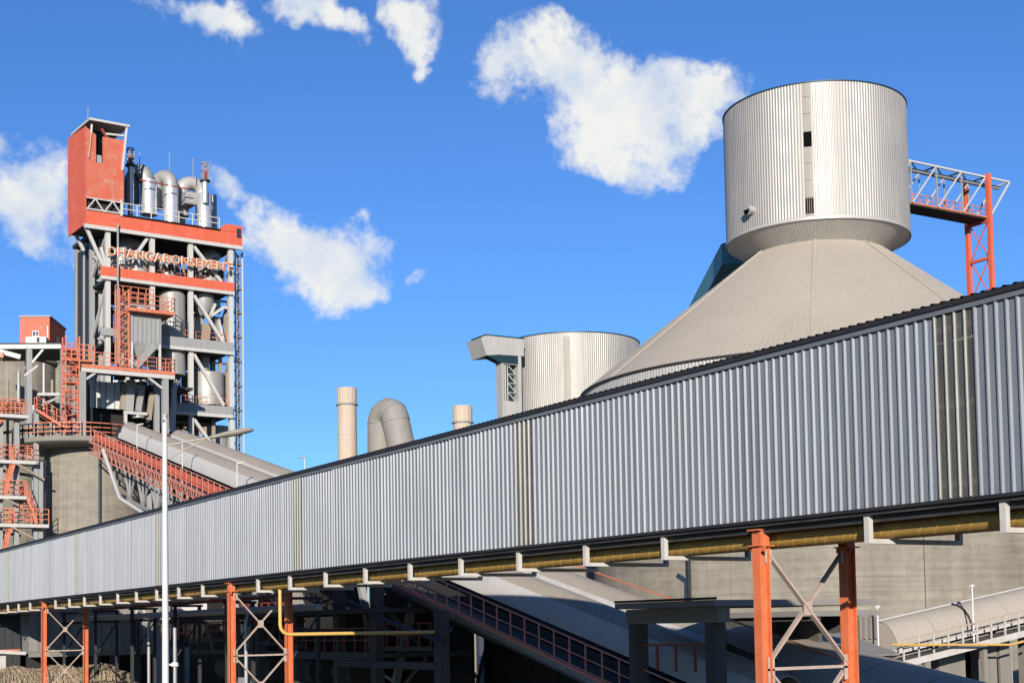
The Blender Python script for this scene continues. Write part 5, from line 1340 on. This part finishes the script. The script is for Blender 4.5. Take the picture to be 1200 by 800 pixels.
for u0, v0, u1, v1, r in ((345, 735, 430, 741, .09), (400, 700, 520, 752, .12), (350, 712, 390, 700, .07), (300, 752, 345, 750, .1)):
    a_, b_ = atX(u0, v0, FX-.2), atX(u1, v1, FX-.2); MB().tube([a_, a_.lerp(b_, .5)-V((0, 0, .15)), b_], r, 8).build('cable_run', 'dark_steel', fsd, smooth=60)
# pipes and trays on the silos at far left
for u, v0, v1, r, mt_ in ((47, 470, 655, .16, 'vessel_grey'), (52.5, 500, 655, .1, 'tan_pipe'), (16, 440, 560, .12, 'tan_pipe'), (29, 430, 520, .14, 'vessel_grey'), (69, 440, 500, .13, 'tan_pipe'), (59, 420, 475, .1, 'white_steel')):
    a_, b_ = SP(u, v0)+V((0, 2.4, 0)), SP(u, v1)+V((0, 2.4, 0)); MB().cyl(a_, b_, r, r, 8).build('riser_pipe', mt_, st, smooth=60)
for u0, v0, u1, v1, w_, mt_ in ((0, 470, 34, 468, .2, 'rail_red'), (0, 476, 30, 476, .3, 'dark_steel'), (50, 458, 76, 458, .25, 'white_steel'), (55, 470, 75, 462, .2, 'vessel_grey'), (-5, 505, 45, 500, .25, 'dark_steel'),
                           (5, 548, 50, 556, .22, 'dark_steel'), (0, 620, 30, 626, .2, 'dark_steel'), (46, 500, 78, 518, .2, 'rail_pink'), (34, 436, 50, 424, .18, 'white_steel'), (46, 590, 54, 640, .12, 'rail_pink')):
    a_, b_ = SP(u0, v0)+V((0, 1.9, 0)), SP(u1, v1)+V((0, 1.9, 0)); MB().bar(a_, b_, w_).build('brace', mt_, st)

# ------------------------------------------------------------------ more of the tower's crowded machinery
rt = random.Random(31)
for (za, zb_) in ((f2[1], zH0-.6), (f3[1], f2[0]-.6), (f4[1], f3[0]-.6)):
    for k in range(9):
        t = rt.uniform(ct[0]+.5, ct[3]-.5); o_ = rt.uniform(3.2, 8.5); r = rt.choice((.12, .16, .22, .3)); h0_, h1_ = za, za+(zb_-za)*rt.uniform(.45, 1)
        MB().tube([TL(t, o_, h0_), TL(t, o_, h1_-.6), TL(t+rt.uniform(-1.2, 1.2), o_+.2, h1_)], r, 9).build('process_pipe', rt.choice(('vessel_grey', 'white_steel', 'tan_pipe', 'galvanised_dusty')), tw, smooth=60)
    for k in range(3):
        z = za+(zb_-za)*rt.uniform(.2, .85); ta = rt.uniform(ct[0], ct[2]); MB().bar(TL(ta, rt.uniform(1.5, 5), z), TL(ta+rt.uniform(2, 5), rt.uniform(1.5, 5), z), .2).build('cross_member', rt.choice(('white_steel', 'grey_steel')), tw)
    q = MB(); railing(q, [TL(ct[0]+.3, .9, za), TL(ct[3]-.3, .9, za)], 1.05, 1.2, .028, 1); q.build('railing', 'rail_orange', tw)
vcyl(152, 176, 352, 392, 5.2, 'galvanised_dusty', 'cyclone', .3); vcyl(230, 258, 350, 366, 5.0, 'galvanised_dusty', 'cyclone', .2); vcyl(130, 142, 300, 318, 5, 'galvanised_dusty', 'cyclone', .3)
vcyl(142, 166, 402, 430, 2.5, 'galvanised_dusty', 'cyclone', .3); vcyl(262, 269, 440, 478, 4, 'vessel_grey', 'roof_duct')
# more railed walkways and pipes in the shade beneath the gallery
for u0, v0, u1, v1, X_ in ((205, 748, 262, 750, 33.0), (430, 757, 505, 770, 30.9), (262, 728, 340, 730, 33.5)):
    a_, b_ = atX(u0, v0, X_), atX(u1, v1, X_); b_.z = a_.z
    wk = thing('service_walkway', {205: 'red railed service walkway near the thin grey upright pipe', 430: 'red railed service walkway below the sloping conveyor', 262: 'red railed service walkway high behind the branch pipe trestle'}[u0], 'walkway', (X_, (a_.y+b_.y)/2, 0))
    y0w, y1w = sorted((a_.y, b_.y))
    MB().box(X_, X_+1.0, y0w, y1w, a_.z-.2, a_.z).build('deck', 'concrete_shade', wk)
    q = MB(); railing(q, [(X_, y0w, a_.z), (X_, y1w, a_.z)], 1.1, 1.2, .035, 1); q.build('railing', 'rail_red', wk)
    for y in (y0w+.2, y1w-.2): MB().bar((X_+.5, y, 0), (X_+.5, y, a_.z-.2), .25).build('post', 'concrete_shade', wk)
